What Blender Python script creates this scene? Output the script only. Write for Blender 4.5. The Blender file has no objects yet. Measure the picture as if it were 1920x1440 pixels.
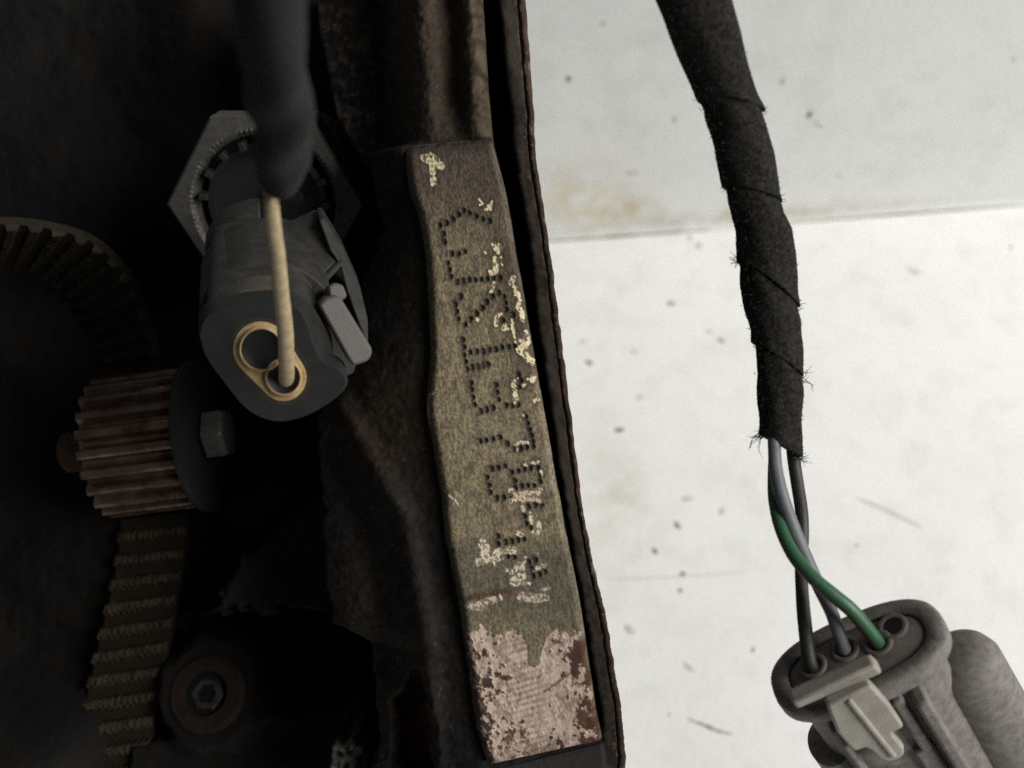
import bpy, bmesh, math, random
import numpy as np
from mathutils import Vector, Matrix

random.seed(7)
rng = np.random.default_rng(11)
scene = bpy.context.scene
col = scene.collection

# ------------------------------------------------------------------ camera
PITCH = math.radians(55.0)          # looking down into the crate
CAM_H = 0.328                       # metres above the crate floor
D = 180.0                           # mm, camera to the stamped pad
F = 2250.0                          # focal length in photo pixels (1920 wide)
sP, cP = math.sin(PITCH), math.cos(PITCH)
AX_U = np.array([1.0, 0.0, 0.0])
AX_V = np.array([0.0, sP, cP])
AX_W = np.array([0.0, -cP, sP])
CAM = np.array([0.0, 0.0, CAM_H])
ORG = CAM - AX_W * (D * 0.001)      # origin of the engine's own frame (centre of the pad face)

cam_data = bpy.data.cameras.new("camera")
cam = bpy.data.objects.new("camera", cam_data)
col.objects.link(cam)
M = Matrix(((AX_U[0], AX_V[0], AX_W[0], CAM[0]),
            (AX_U[1], AX_V[1], AX_W[1], CAM[1]),
            (AX_U[2], AX_V[2], AX_W[2], CAM[2]),
            (0, 0, 0, 1)))
cam.matrix_world = M
cam_data.sensor_width = 36.0
cam_data.lens = 36.0 * F / 1920.0
cam_data.clip_start = 0.01
cam_data.clip_end = 20.0
cam_data.dof.use_dof = True
cam_data.dof.focus_distance = 0.182
cam_data.dof.aperture_fstop = 22.0
scene.camera = cam

# ------------------------------------------------------------------ light
world = bpy.data.worlds.new("World")
scene.world = world
world.use_nodes = True
bg = world.node_tree.nodes["Background"]
bg.inputs[0].default_value = (0.86, 0.92, 1.0, 1)
bg.inputs[1].default_value = 0.06


def area_lamp(name, loc, target, size, energy, colour):
    d = bpy.data.lights.new(name, 'AREA')
    d.shape = 'RECTANGLE'
    d.size, d.size_y = size
    d.energy = energy
    d.color = colour
    o = bpy.data.objects.new(name, d)
    col.objects.link(o)
    o.location = loc
    v = Vector(target) - Vector(loc)
    o.rotation_euler = v.to_track_quat('-Z', 'Y').to_euler()
    return o


area_lamp("workshop_ceiling_lamp", (0.95, -0.12, 0.86), (0.10, 0.18, 0.05), (0.8, 0.8), 20.5, (1.0, 0.985, 0.95))

scene.view_settings.view_transform = 'Standard'
scene.view_settings.look = 'None'
scene.view_settings.gamma = 1.0
scene.view_settings.exposure = 0.0
scene.view_settings.use_curve_mapping = False
scene.cycles.max_bounces = 6
scene.cycles.use_denoising = False      # keeps the fine grain that the photograph has too


# ------------------------------------------------------------------ helpers
def P(px, py, w):
    """point of the engine frame (mm) seen at photo position px,py and standing w mm in front of the pad plane"""
    d = D - w
    return np.array([(px - 960.0) * d / F, (720.0 - py) * d / F, w])


def on_plane(px, py, p0, n):
    """where the line of sight through px,py meets the tilted plane (p0, n)"""
    eye = np.array([0.0, 0.0, D])
    r = np.array([(px - 960.0) / F, (720.0 - py) / F, -1.0])
    t = np.dot(np.asarray(p0) - eye, n) / np.dot(r, n)
    return eye + r * t


def to_world(a):
    a = np.asarray(a, float).reshape(-1, 3) * 0.001
    return ORG + a[:, :1] * AX_U + a[:, 1:2] * AX_V + a[:, 2:3] * AX_W


def nrm(v):
    v = np.asarray(v, float)
    return v / np.linalg.norm(v)


_tab = rng.random((64, 256, 256))


def vnoise(x, y, seed=0):
    t = _tab[seed % 64]
    xi, yi = np.floor(x).astype(int), np.floor(y).astype(int)
    fx, fy = x - xi, y - yi
    fx = fx * fx * (3 - 2 * fx)
    fy = fy * fy * (3 - 2 * fy)
    a = t[xi & 255, yi & 255]
    b = t[(xi + 1) & 255, yi & 255]
    c = t[xi & 255, (yi + 1) & 255]
    d = t[(xi + 1) & 255, (yi + 1) & 255]
    return (a * (1 - fx) + b * fx) * (1 - fy) + (c * (1 - fx) + d * fx) * fy


def fbm(x, y, seed=0, octv=4, gain=0.5):
    s, amp, tot = 0, 1.0, 0.0
    for i in range(octv):
        ca_, sa_ = math.cos(0.65 + 1.1 * i), math.sin(0.65 + 1.1 * i)
        s = s + amp * vnoise((x * ca_ - y * sa_) * 2 ** i + 17.3 * i, (x * sa_ + y * ca_) * 2 ** i - 9.1 * i, seed + i)
        tot += amp
        amp *= gain
    return s / tot


def sstep(a, b, x):
    t = np.clip((x - a) / (b - a), 0, 1)
    return t * t * (3 - 2 * t)


def seg_dist(x, y, pts):
    """distance to a polyline"""
    best = np.full(np.shape(x), 1e9)
    pts = [np.asarray(p, float) for p in pts]
    if len(pts) == 1:
        return np.hypot(x - pts[0][0], y - pts[0][1])
    for a, b in zip(pts[:-1], pts[1:]):
        d = b - a
        t = np.clip(((x - a[0]) * d[0] + (y - a[1]) * d[1]) / (d @ d), 0, 1)
        best = np.minimum(best, np.hypot(x - a[0] - t * d[0], y - a[1] - t * d[1]))
    return best


def poly_sd(x, y, pts):
    """signed distance to a polygon, negative inside"""
    pts = np.asarray(pts, float)
    d = seg_dist(x, y, list(pts) + [pts[0]])
    inside = np.zeros(np.shape(x), bool)
    n = len(pts)
    for i in range(n):
        x0, y0 = pts[i]
        x1, y1 = pts[(i + 1) % n]
        if y0 == y1:
            continue
        c = ((y0 > y) != (y1 > y)) & (x < (x1 - x0) * (y - y0) / (y1 - y0) + x0)
        inside ^= c
    return np.where(inside, -d, d)


def mixc(c, c2, m):
    m = np.asarray(m)[..., None]
    return c * (1 - m) + np.asarray(c2) * m


# ------------------------------------------------------------------ objects
BASE = {}


def root(name, base_mm, label, cat, group=None, kind=None):
    o = bpy.data.objects.new(name, None)
    o.empty_display_size = 0.01
    col.objects.link(o)
    b = to_world(base_mm)[0]
    o.location = b
    BASE[o.name] = b
    o["label"] = label
    o["category"] = cat
    if group:
        o["group"] = group
    return o


def obj(name, verts, faces, mat, parent=None, smooth=40, bevel=0.0, world_space=False, cols=None, seg=2, mats=None,
        fmat=None, rough=None):
    v = np.asarray(verts, float)
    v = v if world_space else to_world(v)
    if parent is not None:
        b = BASE[parent.name]
    else:
        b = np.array([v[:, 0].mean(), v[:, 1].mean(), v[:, 2].min()])
    me = bpy.data.meshes.new(name)
    me.from_pydata([tuple(p) for p in (v - b)], [], [tuple(int(i) for i in f) for f in faces])
    me.update()
    for m in (mats or [mat]):
        me.materials.append(m)
    if fmat is not None:
        me.polygons.foreach_set("material_index", np.asarray(fmat, np.int32))
    if smooth:
        me.polygons.foreach_set("use_smooth", np.ones(len(me.polygons), bool))
        if smooth < 180:
            me.set_sharp_from_angle(angle=math.radians(smooth))
    if cols is not None:
        ca = me.color_attributes.new("Col", 'FLOAT_COLOR', 'POINT')
        c4 = np.ones((len(v), 4), np.float32)
        c4[:, :3] = np.clip(cols, 0.0, 1.0)
        ca.data.foreach_set("color", c4.ravel())
    if rough is not None:
        ra = me.attributes.new("Rough", 'FLOAT', 'POINT')
        ra.data.foreach_set("value", np.clip(np.asarray(rough, np.float32).ravel(), 0, 1))
    o = bpy.data.objects.new(name, me)
    col.objects.link(o)
    if parent is not None:
        o.parent = parent
    else:
        o.location = b
    BASE[o.name] = b
    if bevel:
        md = o.modifiers.new("edge_rounding", 'BEVEL')
        md.width = bevel * 0.001
        md.segments = seg
        md.limit_method = 'ANGLE'
        md.angle_limit = math.radians(35)
    return o


def prism(front, back_off):
    """closed prism from a front polygon (list of 3D points) swept by back_off; one ring of points, or per-point offsets"""
    f = np.asarray(front, float)
    b = f + np.asarray(back_off, float)
    n = len(f)
    v = np.vstack([f, b])
    faces = [list(range(n)), list(range(2 * n - 1, n - 1, -1))]
    for i in range(n):
        j = (i + 1) % n
        faces.append([j, i, n + i, n + j])
    return v, faces


def loft(rings, cap0=True, cap1=True):
    n = len(rings[0])
    v = np.vstack(rings)
    faces = []
    for k in range(len(rings) - 1):
        for i in range(n):
            j = (i + 1) % n
            faces.append([k * n + i, k * n + j, (k + 1) * n + j, (k + 1) * n + i])
    if cap0:
        faces.append(list(range(n - 1, -1, -1)))
    if cap1:
        o = (len(rings) - 1) * n
        faces.append([o + i for i in range(n)])
    return v, faces


def catmull(pts, n):
    """smooth curve through points (any dimension), n samples per span"""
    p = np.asarray(pts, float)
    p = np.vstack([2 * p[0] - p[1], p, 2 * p[-1] - p[-2]])
    out = []
    for i in range(1, len(p) - 2):
        for k in range(n):
            t = k / n
            out.append(0.5 * ((2 * p[i]) + (-p[i - 1] + p[i + 1]) * t + (2 * p[i - 1] - 5 * p[i] + 4 * p[i + 1] - p[i + 2]) * t * t
                              + (-p[i - 1] + 3 * p[i] - 3 * p[i + 1] + p[i + 2]) * t ** 3))
    out.append(p[-2])
    return np.array(out)


def tube(c, r, sides=16, caps=True):
    c = np.asarray(c, float)
    r = np.broadcast_to(np.asarray(r, float), (len(c),))
    t = np.gradient(c, axis=0)
    t /= np.linalg.norm(t, axis=1)[:, None]
    ref = np.array([0.0, 0.0, 1.0])
    if abs(t[0] @ ref) > 0.9:
        ref = np.array([1.0, 0.0, 0.0])
    rings = []
    x = nrm(np.cross(t[0], ref))
    for i in range(len(c)):
        x = nrm(x - t[i] * (x @ t[i]))
        y = np.cross(t[i], x)
        a = np.linspace(0, 2 * math.pi, sides, endpoint=False)
        rings.append(c[i] + r[i] * (np.cos(a)[:, None] * x + np.sin(a)[:, None] * y))
    return loft(rings, caps, caps)


def frame(axis, hint=(0, 0, 1)):
    a = nrm(axis)
    x = nrm(np.cross(hint, a))
    y = np.cross(a, x)
    return x, y, a


def join(parts):
    V, Fc, n = [], [], 0
    for v, f in parts:
        V.append(np.asarray(v, float))
        Fc += [[i + n for i in q] for q in f]
        n += len(v)
    return np.vstack(V), Fc


# ------------------------------------------------------------------ materials
def material(name, colour=(0.1, 0.1, 0.1), rough=0.6, metal=0.0, attr=False, rough_attr=False, nscale=0.0, namt=0.0, ncol=None,
             bump=0.0, bscale=3000.0, bdist=0.0002, spec=0.5, bdetail=5.0, sheen=0.0, wave=None, rvar=0.0):
    m = bpy.data.materials.new(name)
    m.use_nodes = True
    nt = m.node_tree
    N, L = nt.nodes, nt.links
    p = N["Principled BSDF"]
    p.inputs["Base Color"].default_value = (*colour, 1)
    p.inputs["Roughness"].default_value = rough
    p.inputs["Metallic"].default_value = metal
    p.inputs["Specular IOR Level"].default_value = spec
    if sheen:
        p.inputs["Sheen Weight"].default_value = sheen
        p.inputs["Sheen Roughness"].default_value = 0.6
    tc = N.new("ShaderNodeTexCoord")
    src = None
    if attr:
        a = N.new("ShaderNodeVertexColor")
        a.layer_name = "Col"
        src = a.outputs["Color"]
    if namt:
        nz = N.new("ShaderNodeTexNoise")
        nz.inputs["Scale"].default_value = nscale
        nz.inputs["Detail"].default_value = 6
        nz.inputs["Roughness"].default_value = 0.65
        L.new(tc.outputs["Object"], nz.inputs["Vector"])
        rmp = N.new("ShaderNodeMapRange")
        rmp.inputs[1].default_value = 0.35
        rmp.inputs[2].default_value = 0.68
        L.new(nz.outputs["Fac"], rmp.inputs[0])
        mx = N.new("ShaderNodeMix")
        mx.data_type = 'RGBA'
        if src is not None:
            L.new(src, mx.inputs[6])
        else:
            mx.inputs[6].default_value = (*colour, 1)
        c2 = ncol if ncol else tuple(c * (1 - namt) for c in colour)
        mx.inputs[7].default_value = (*c2, 1)
        ml = N.new("ShaderNodeMath")
        ml.operation = 'MULTIPLY'
        ml.inputs[1].default_value = namt if ncol else 1.0
        L.new(rmp.outputs[0], ml.inputs[0])
        L.new(ml.outputs[0], mx.inputs[0])
        src = mx.outputs[2]
        if rvar:
            rr = N.new("ShaderNodeMapRange")
            rr.inputs[1].default_value = 0.35
            rr.inputs[2].default_value = 0.68
            rr.inputs[3].default_value = rough - rvar
            rr.inputs[4].default_value = rough + rvar
            L.new(nz.outputs["Fac"], rr.inputs[0])
            L.new(rr.outputs[0], p.inputs["Roughness"])
    if src is not None:
        L.new(src, p.inputs["Base Color"])
    if rough_attr:
        at = N.new("ShaderNodeAttribute")
        at.attribute_name = "Rough"
        L.new(at.outputs["Fac"], p.inputs["Roughness"])
    if bump:
        nb = N.new("ShaderNodeTexNoise")
        nb.inputs["Scale"].default_value = bscale
        nb.inputs["Detail"].default_value = bdetail
        nb.inputs["Roughness"].default_value = 0.7
        L.new(tc.outputs["Object"], nb.inputs["Vector"])
        h = nb.outputs["Fac"]
        if wave:
            wv = N.new("ShaderNodeTexWave")
            wv.bands_direction = wave[0]
            wv.inputs["Scale"].default_value = wave[1]
            wv.inputs["Distortion"].default_value = 3.0
            wv.inputs["Detail"].default_value = 3.0
            wv.inputs["Detail Scale"].default_value = 2.0
            L.new(tc.outputs["Object"], wv.inputs["Vector"])
            ad = N.new("ShaderNodeMath")
            ad.operation = 'ADD'
            L.new(h, ad.inputs[0])
            L.new(wv.outputs["Fac"], ad.inputs[1])
            h = ad.outputs[0]
        bp = N.new("ShaderNodeBump")
        bp.inputs["Strength"].default_value = bump
        bp.inputs["Distance"].default_value = bdist
        L.new(h, bp.inputs["Height"])
        L.new(bp.outputs["Normal"], p.inputs["Normal"])
    return m


MAT = {}
MAT["casting"] = material("greasy_cast_iron", rough=0.8, attr=True, bump=0.6, bscale=2600, bdist=0.0003, spec=0.15)
MAT["pad"] = material("machined_pad", rough=0.6, attr=True, rough_attr=True, bump=0.25, bscale=5000, bdist=0.00012, spec=0.4)
MAT["flange"] = material("rusty_flange", rough=0.8, attr=True, bump=0.6, bscale=1800, bdist=0.0003, spec=0.2)
MAT["iron"] = material("dark_iron", (0.02, 0.018, 0.016), 0.8, bump=0.5, bscale=900, bdist=0.0006)
MAT["nut"] = material("dull_zinc_nut", (0.125, 0.118, 0.103), 0.5, 0.55, nscale=900, namt=0.35, bump=0.5, bscale=3500, bdist=0.0002)
MAT["plastic"] = material("dark_grey_plastic", (0.024, 0.024, 0.023), 0.65, spec=0.25, nscale=420, namt=0.8, ncol=(0.062, 0.057, 0.049), bump=0.35,
                          bscale=3500, bdist=0.00015)
MAT["plastic_face"] = material("slate_plastic", (0.017, 0.0185, 0.020), 0.7, spec=0.2, nscale=350, namt=0.6, ncol=(0.034, 0.032, 0.028), bump=0.25,
                               bscale=4200, bdist=0.0001)
MAT["black"] = material("black_plastic", (0.012, 0.012, 0.012), 0.6)
MAT["seal"] = material("cream_seal", (0.52, 0.39, 0.20), 0.5, nscale=420, namt=0.9, ncol=(0.22, 0.12, 0.04), bump=0.2, bscale=2500)
MAT["sill"] = material("brown_grime_plastic", (0.085, 0.066, 0.05), 0.8, nscale=600, namt=0.5, ncol=(0.026, 0.022, 0.019), bump=0.3)
MAT["groove"] = material("brown_groove_grime", (0.030, 0.020, 0.011), 0.8, nscale=600, namt=0.7, ncol=(0.008, 0.007, 0.006), bump=0.5)
MAT["oily"] = material("oily_bolt", (0.10, 0.095, 0.088), 0.4, 0.6, nscale=420, namt=0.9, ncol=(0.012, 0.010, 0.009), bump=0.6, bscale=1200)
MAT["shaft"] = material("rusty_shaft", (0.10, 0.05, 0.018), 0.8, nscale=500, namt=0.7, ncol=(0.03, 0.016, 0.008), bump=0.8)
MAT["tab"] = material("grey_tab_plastic", (0.095, 0.083, 0.073), 0.55, nscale=600, namt=0.5, ncol=(0.08, 0.07, 0.06), bump=0.3, bscale=3000)
MAT["tan"] = material("tan_wire", (0.50, 0.40, 0.24), 0.45, nscale=700, namt=0.6, ncol=(0.22, 0.15, 0.07), bump=0.3, bscale=2500)
MAT["sleeve"] = material("woven_sleeve", (0.009, 0.0085, 0.0095), 0.95, spec=0.1, nscale=1300, namt=0.9, ncol=(0.018, 0.017, 0.018), bump=0.8, bscale=3000, bdist=0.0003, sheen=0.04)
MAT["tape"] = material("fabric_tape", (0.011, 0.0105, 0.010), 0.95, spec=0.12, nscale=1700, namt=0.9, ncol=(0.060, 0.055, 0.047), bump=1.0, bscale=2400,
                       bdist=0.0004)
MAT["thread"] = material("tape_threads", (0.02, 0.019, 0.017), 0.8)
MAT["w_grey"] = material("grey_wire", (0.15, 0.16, 0.17), 0.5, nscale=500, namt=0.5, ncol=(0.085, 0.085, 0.085), bump=0.3, bscale=1800)
MAT["w_green"] = material("green_wire", (0.026, 0.105, 0.048), 0.45, nscale=500, namt=0.5, ncol=(0.05, 0.10, 0.05), bump=0.3, bscale=1800)
MAT["w_brown"] = material("brown_stripe", (0.12, 0.05, 0.03), 0.5)
MAT["w_black"] = material("black_wire", (0.022, 0.02, 0.018), 0.55, nscale=500, namt=0.5, ncol=(0.045, 0.04, 0.036), bump=0.3, bscale=1800)
MAT["conn"] = material("dusty_grey_plastic", (0.115, 0.107, 0.10), 0.65, nscale=750, namt=0.9, ncol=(0.25, 0.22, 0.19), bump=0.35, bscale=2600,
                       bdist=0.0002)
MAT["rubber"] = material("brown_rubber", (0.17, 0.145, 0.125), 0.75, nscale=600, namt=0.6, ncol=(0.09, 0.075, 0.065), bump=0.3, bscale=2000)
MAT["clip"] = material("beige_clip", (0.36, 0.335, 0.285), 0.55, nscale=330, namt=0.7, ncol=(0.22, 0.195, 0.16), bump=0.3, bscale=2600)
MAT["belt"] = material("oily_belt", (0.024, 0.018, 0.010), 0.7, spec=0.2, nscale=500, namt=0.6, ncol=(0.010, 0.008, 0.006), bump=0.7, bscale=2500, bdist=0.0003)
MAT["tooth"] = material("worn_belt_tooth", (0.075, 0.055, 0.028), 0.6, spec=0.3, nscale=420, namt=0.9, ncol=(0.014, 0.010, 0.007), bump=0.9, bscale=1500,
                        bdist=0.0004)
MAT["tooth_shaded"] = material("shaded_belt_tooth", (0.040, 0.029, 0.016), 0.6, spec=0.2, nscale=420, namt=0.9, ncol=(0.010, 0.007, 0.005), bump=0.9, bscale=1500, bdist=0.0004)  # darker copy of the belt tooth, upper strand's shade put into the colour
MAT["gear"] = material("worn_steel_gear", (0.24, 0.175, 0.13), 0.26, 0.85, nscale=190, namt=0.9, ncol=(0.075, 0.026, 0.010), bump=0.5, bscale=1600,
                       bdist=0.0002, rvar=0.12)
MAT["bolt"] = material("zinc_bolt", (0.17, 0.165, 0.15), 0.5, 0.5, nscale=700, namt=0.4, bump=0.4, bscale=3000)
MAT["rust"] = material("rusty_washer", (0.032, 0.019, 0.014), 0.85, spec=0.2, nscale=420, namt=0.95, ncol=(0.012, 0.010, 0.009), bump=1.0, bscale=900,
                       bdist=0.0004)
MAT["grime"] = material("ochre_grime", (0.020, 0.015, 0.008), 0.9, nscale=900, namt=0.8, ncol=(0.010, 0.008, 0.006), bump=1.0, bscale=1300,
                        bdist=0.0006)


def crate_material(name, base, stain_centre, stain_size, k_stain=1.0):
    m = bpy.data.materials.new(name)
    m.use_nodes = True
    N, L = m.node_tree.nodes, m.node_tree.links
    p = N["Principled BSDF"]
    p.inputs["Roughness"].default_value = 0.45
    tc = N.new("ShaderNodeTexCoord")
    geo = N.new("ShaderNodeNewGeometry")

    def noise(scale, det, lo, hi, src=None):
        n = N.new("ShaderNodeTexNoise")
        n.inputs["Scale"].default_value = scale
        n.inputs["Detail"].default_value = det
        n.inputs["Roughness"].default_value = 0.6
        L.new(geo.outputs["Position"], n.inputs["Vector"])
        r = N.new("ShaderNodeMapRange")
        r.inputs[1].default_value = lo
        r.inputs[2].default_value = hi
        L.new(n.outputs["Fac"], r.inputs[0])
        return r.outputs[0]

    def mul(a, k):
        x = N.new("ShaderNodeMath")
        x.operation = 'MULTIPLY'
        L.new(a, x.inputs[0])
        if isinstance(k, (int, float)):
            x.inputs[1].default_value = k
        else:
            L.new(k, x.inputs[1])
        return x.outputs[0]

    def mix(fac, a, b):
        x = N.new("ShaderNodeMix")
        x.data_type = 'RGBA'
        L.new(fac, x.inputs[0])
        if isinstance(a, tuple):
            x.inputs[6].default_value = (*a, 1)
        else:
            L.new(a, x.inputs[6])
        x.inputs[7].default_value = (*b, 1)
        return x.outputs[2]
    c = mix(mul(noise(28, 5, 0.45, 0.75), 0.45), base, tuple(k * 0.86 for k in base))
    c = mix(mul(noise(75, 7, 0.48, 0.72), 0.40), c, (base[0] * 0.74, base[1] * 0.74, base[2] * 0.71))
    # oily deposits with shapes of their own
    for (cen, size, amt, tint) in zip(stain_centre, stain_size, (0.75, 0.8, 0.8), ((0.60, 0.52, 0.36), (0.52, 0.44, 0.30), (0.50, 0.44, 0.33))):
        mp = N.new("ShaderNodeMapping")
        mp.vector_type = 'TEXTURE'
        mp.inputs["Location"].default_value = cen
        mp.inputs["Scale"].default_value = size
        L.new(geo.outputs["Position"], mp.inputs["Vector"])
        ln = N.new("ShaderNodeVectorMath")
        ln.operation = 'LENGTH'
        L.new(mp.outputs[0], ln.inputs[0])
        r = N.new("ShaderNodeMapRange")
        r.inputs[1].default_value = 1.0
        r.inputs[2].default_value = 0.2
        L.new(ln.outputs["Value"], r.inputs[0])
        c = mix(mul(mul(r.outputs[0], noise(120, 6, 0.36, 0.66)), amt * k_stain), c, tint)
    L.new(c, p.inputs["Base Color"])
    nb = N.new("ShaderNodeTexNoise")
    nb.inputs["Scale"].default_value = 420
    nb.inputs["Detail"].default_value = 4
    L.new(geo.outputs["Position"], nb.inputs["Vector"])
    bp = N.new("ShaderNodeBump")
    bp.inputs["Strength"].default_value = 0.2
    bp.inputs["Distance"].default_value = 0.0006
    L.new(nb.outputs["Fac"], bp.inputs["Height"])
    L.new(bp.outputs["Normal"], p.inputs["Normal"])
    return m


# ------------------------------------------------------------------ the crate
def floor_hit(px, py, z=0.0):
    r = AX_U * (px - 960.0) / F + AX_V * (720.0 - py) / F - AX_W
    t = (z - CAM[2]) / r[2]
    return CAM + r * t


ca, cb = floor_hit(1030, 450), floor_hit(1920, 381)
cdir = nrm(cb - ca)
cnor = nrm(np.cross(cdir, [0, 0, 1.0]))          # horizontal normal of the crate wall
if cnor[1] > 0:
    cnor = -cnor


def wall_hit(px, py):
    r = AX_U * (px - 960.0) / F + AX_V * (720.0 - py) / F - AX_W
    t = np.dot(ca - CAM, cnor) / np.dot(r, cnor)
    return CAM + r * t


s1, s2, s3 = wall_hit(1090, 380), wall_hit(1180, 400), wall_hit(1420, 405)
MAT["crate_wall"] = crate_material("white_crate_wall", (0.73, 0.735, 0.72), [tuple(s1), tuple(s2), tuple(s3)],
                                   [(0.026, 0.05, 0.026), (0.016, 0.05, 0.010), (0.075, 0.05, 0.0055)], 1.2)
MAT["crate_floor"] = crate_material("white_crate_floor", (0.83, 0.83, 0.81), [tuple(floor_hit(1120, 900)), tuple(floor_hit(1200, 930)), tuple(floor_hit(1150, 960))],
                                    [(0.03, 0.05, 0.05), (0.012, 0.012, 0.05), (0.012, 0.03, 0.05)], 0.3)
# floor: a slab; wall: a slab with a small radius where it meets the floor
a0, a1 = ca - cdir * 0.32, ca + cdir * 0.42
f_out = cnor * 0.55
fl = [a0, a1, a1 + f_out, a0 + f_out]
v, f = prism([p + np.array([0, 0, 0.0]) for p in fl], np.array([0, 0, -0.004]))
o = obj("crate_floor", v, f, MAT["crate_floor"], world_space=True, smooth=0)
o["kind"] = "structure"
prof = [(0.0, 0.0012), (0.0004, 0.0012)]
for k in range(0, 7):
    a = math.radians(k * 15)
    prof.append((0.0, 0.0))
prof = [(0.0004, -0.0005), (0.0002, 0.0002), (-0.0004, 0.0007), (-0.0010, 0.0020), (-0.0012, 0.003), (-0.0016, 0.03), (-0.004, 0.26), (-0.008, 0.26), (-0.008, -0.0005)]
rings = []
for e in np.linspace(0, 1, 14):
    b = a0 + (a1 - a0) * e
    rings.append(np.array([b + cnor * q + np.array([0, 0, z]) for q, z in prof]))
v, f = loft(rings)
o = obj("crate_wall", v, f, MAT["crate_wall"], world_space=True, smooth=35)
o["kind"] = "structure"

MAT["speck"] = material("dirt_speck", (0.20, 0.18, 0.14), 0.9)
MAT["speck2"] = material("pale_scuff", (0.58, 0.57, 0.54), 0.9)


def blob(c, ex, ey, nrm_, n=9, thick=0.00025):
    up = nrm_
    pts = []
    ph = random.random() * 6
    for i in range(n):
        a = 2 * math.pi * i / n
        k = 0.65 + 0.55 * random.random()
        pts.append(c + ex * math.cos(a) * k + ey * math.sin(a) * k + up * 0.00005)
    top = np.array(pts)
    cen = top.mean(0) + up * thick
    v = np.vstack([top, cen[None]])
    return v, [[i, (i + 1) % n, n] for i in range(n)]


parts, fm = [], []
Z = np.array([0, 0, 1.0])


def add_speck(px, py, lx, ly, ang, mi, on_wall=False):
    hit = wall_hit if on_wall else floor_hit
    c = hit(px, py)
    up = cnor if on_wall else Z
    if on_wall:
        c = c + cnor * (-0.0016 - 0.0024 * max(0, (c[2] - 0.03)) / 0.23 + 0.0002)
    ex = hit(px + 1, py) - hit(px, py)
    ey = hit(px, py - 1) - hit(px, py)
    a = math.radians(ang)
    p_ = blob(c, (ex * math.cos(a) + ey * math.sin(a)) * lx, (-ex * math.sin(a) + ey * math.cos(a)) * ly, up)
    parts.append(p_)
    fm.extend([mi] * len(p_[1]))


for q in [(1258, 569, 10, 4, 0), (1105, 680, 9, 4, -40), (1161, 806, 12, 5, 0), (1352, 638, 8, 4, -30), (1270, 985, 9, 4, -60),
          (1228, 1033, 9, 4, -50), (1280, 1076, 6, 4, 0), (1275, 1108, 5, 4, 0), (1412, 1218, 7, 3, 60), (1606, 1023, 4, 2, 10),
          (1896, 464, 3, 4, 0), (1255, 1340, 3, 2, 0)]:
    add_speck(*q, 0)
for q in [(1330, 622, 9, 5, -25), (1095, 640, 10, 4, 10), (1190, 660, 9, 4, 0), (1200, 745, 9, 5, 20), (1290, 935, 12, 6, 0), (1355, 960, 8, 7, 40),
          (1312, 460, 8, 6, 0), (1295, 446, 6, 6, 0), (1712, 512, 10, 2, -10),
          (1180, 1180, 16, 7, -30), (1290, 1250, 15, 5, -40)]:
    add_speck(*q, 1)
for q in [(1068, 156, 5, 5, 0), (1521, 221, 4, 7, -30), (1905, 118, 2, 4, 0)]:
    add_speck(*q, 0, True)
for q in [(1540, 240, 14, 2, -40), (1472, 160, 3, 7, -20), (1190, 330, 12, 4, 0), (1576, 334, 4, 4, 0), (1137, 52, 7, 3, 0), (1270, 230, 6, 5, 0)]:
    add_speck(*q, 1, True)
# thin scratches
for pts, wpx, mi in [([(1290, 1348), (1322, 1360), (1345, 1370), (1372, 1376)], 2.4, 0), ([(1608, 934), (1660, 955), (1728, 988)], 3.0, 1),
                     ([(1700, 500), (1730, 513)], 2.0, 1), ([(1140, 1085), (1250, 1082), (1400, 1072)], 1.6, 1),
                     ([(1000, 455), (1150, 444), (1330, 431)], 2.2, 0),
                     ([(1480, 418), (1700, 401), (1960, 381)], 1.6, 0), ([(1300, 434), (1500, 418)], 1.4, 1)]:
    c2 = catmull([(a, b, 0) for a, b in pts], 6)
    t2 = np.gradient(c2, axis=0)
    vv = []
    for k, (p_, t_) in enumerate(zip(c2, t2)):
        n_ = nrm([-t_[1], t_[0], 0]) * wpx * (0.35 + 0.65 * math.sin(math.pi * (k + 0.5) / len(c2))) * (0.7 + 0.6 * random.random())
        for s in (-1, 1):
            vv.append(floor_hit(p_[0] + s * n_[0], p_[1] + s * n_[1], 0.00012))
    ff = [[2 * k, 2 * k + 1, 2 * k + 3, 2 * k + 2] for k in range(len(c2) - 1)]
    parts.append((np.array(vv), ff))
    fm.extend([mi] * len(ff))
v, f = join(parts)
o = obj("dirt_specks", v, f, None, world_space=True, smooth=0, mats=[MAT["speck"], MAT["speck2"]], fmat=fm)
o["kind"] = "stuff"
o["label"] = "dark dirt specks and scuffs scattered over the white crate"
o["category"] = "dirt"

# ------------------------------------------------------------------ engine block
eng = root("engine_block", (-30, -30, -100), "dirty dark cast iron engine block with a stamped metal pad and rusty flange", "engine block")

PADL = [(757, 268), (764, 345), (783, 405), (795, 470), (800, 540), (803, 600), (804, 680), (799, 745), (803, 800), (815, 870), (825, 930), (832, 1000),
        (842, 1050), (860, 1150), (875, 1250), (888, 1340), (902, 1400), (914, 1437)]
PADR = [(921, 252), (945, 345), (957, 405), (967, 470), (980, 540), (990, 600), (1004, 680), (1016, 745), (1026, 800), (1038, 870), (1049, 930), (1062, 1000),
        (1072, 1050), (1091, 1150), (1106, 1250), (1120, 1340), (1127, 1372), (1130, 1388)]
PL = catmull(PADL, 8)
PR = catmull(PADR, 8)


def padl_x(py):
    return np.interp(py, PL[:, 1], PL[:, 0])


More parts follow.
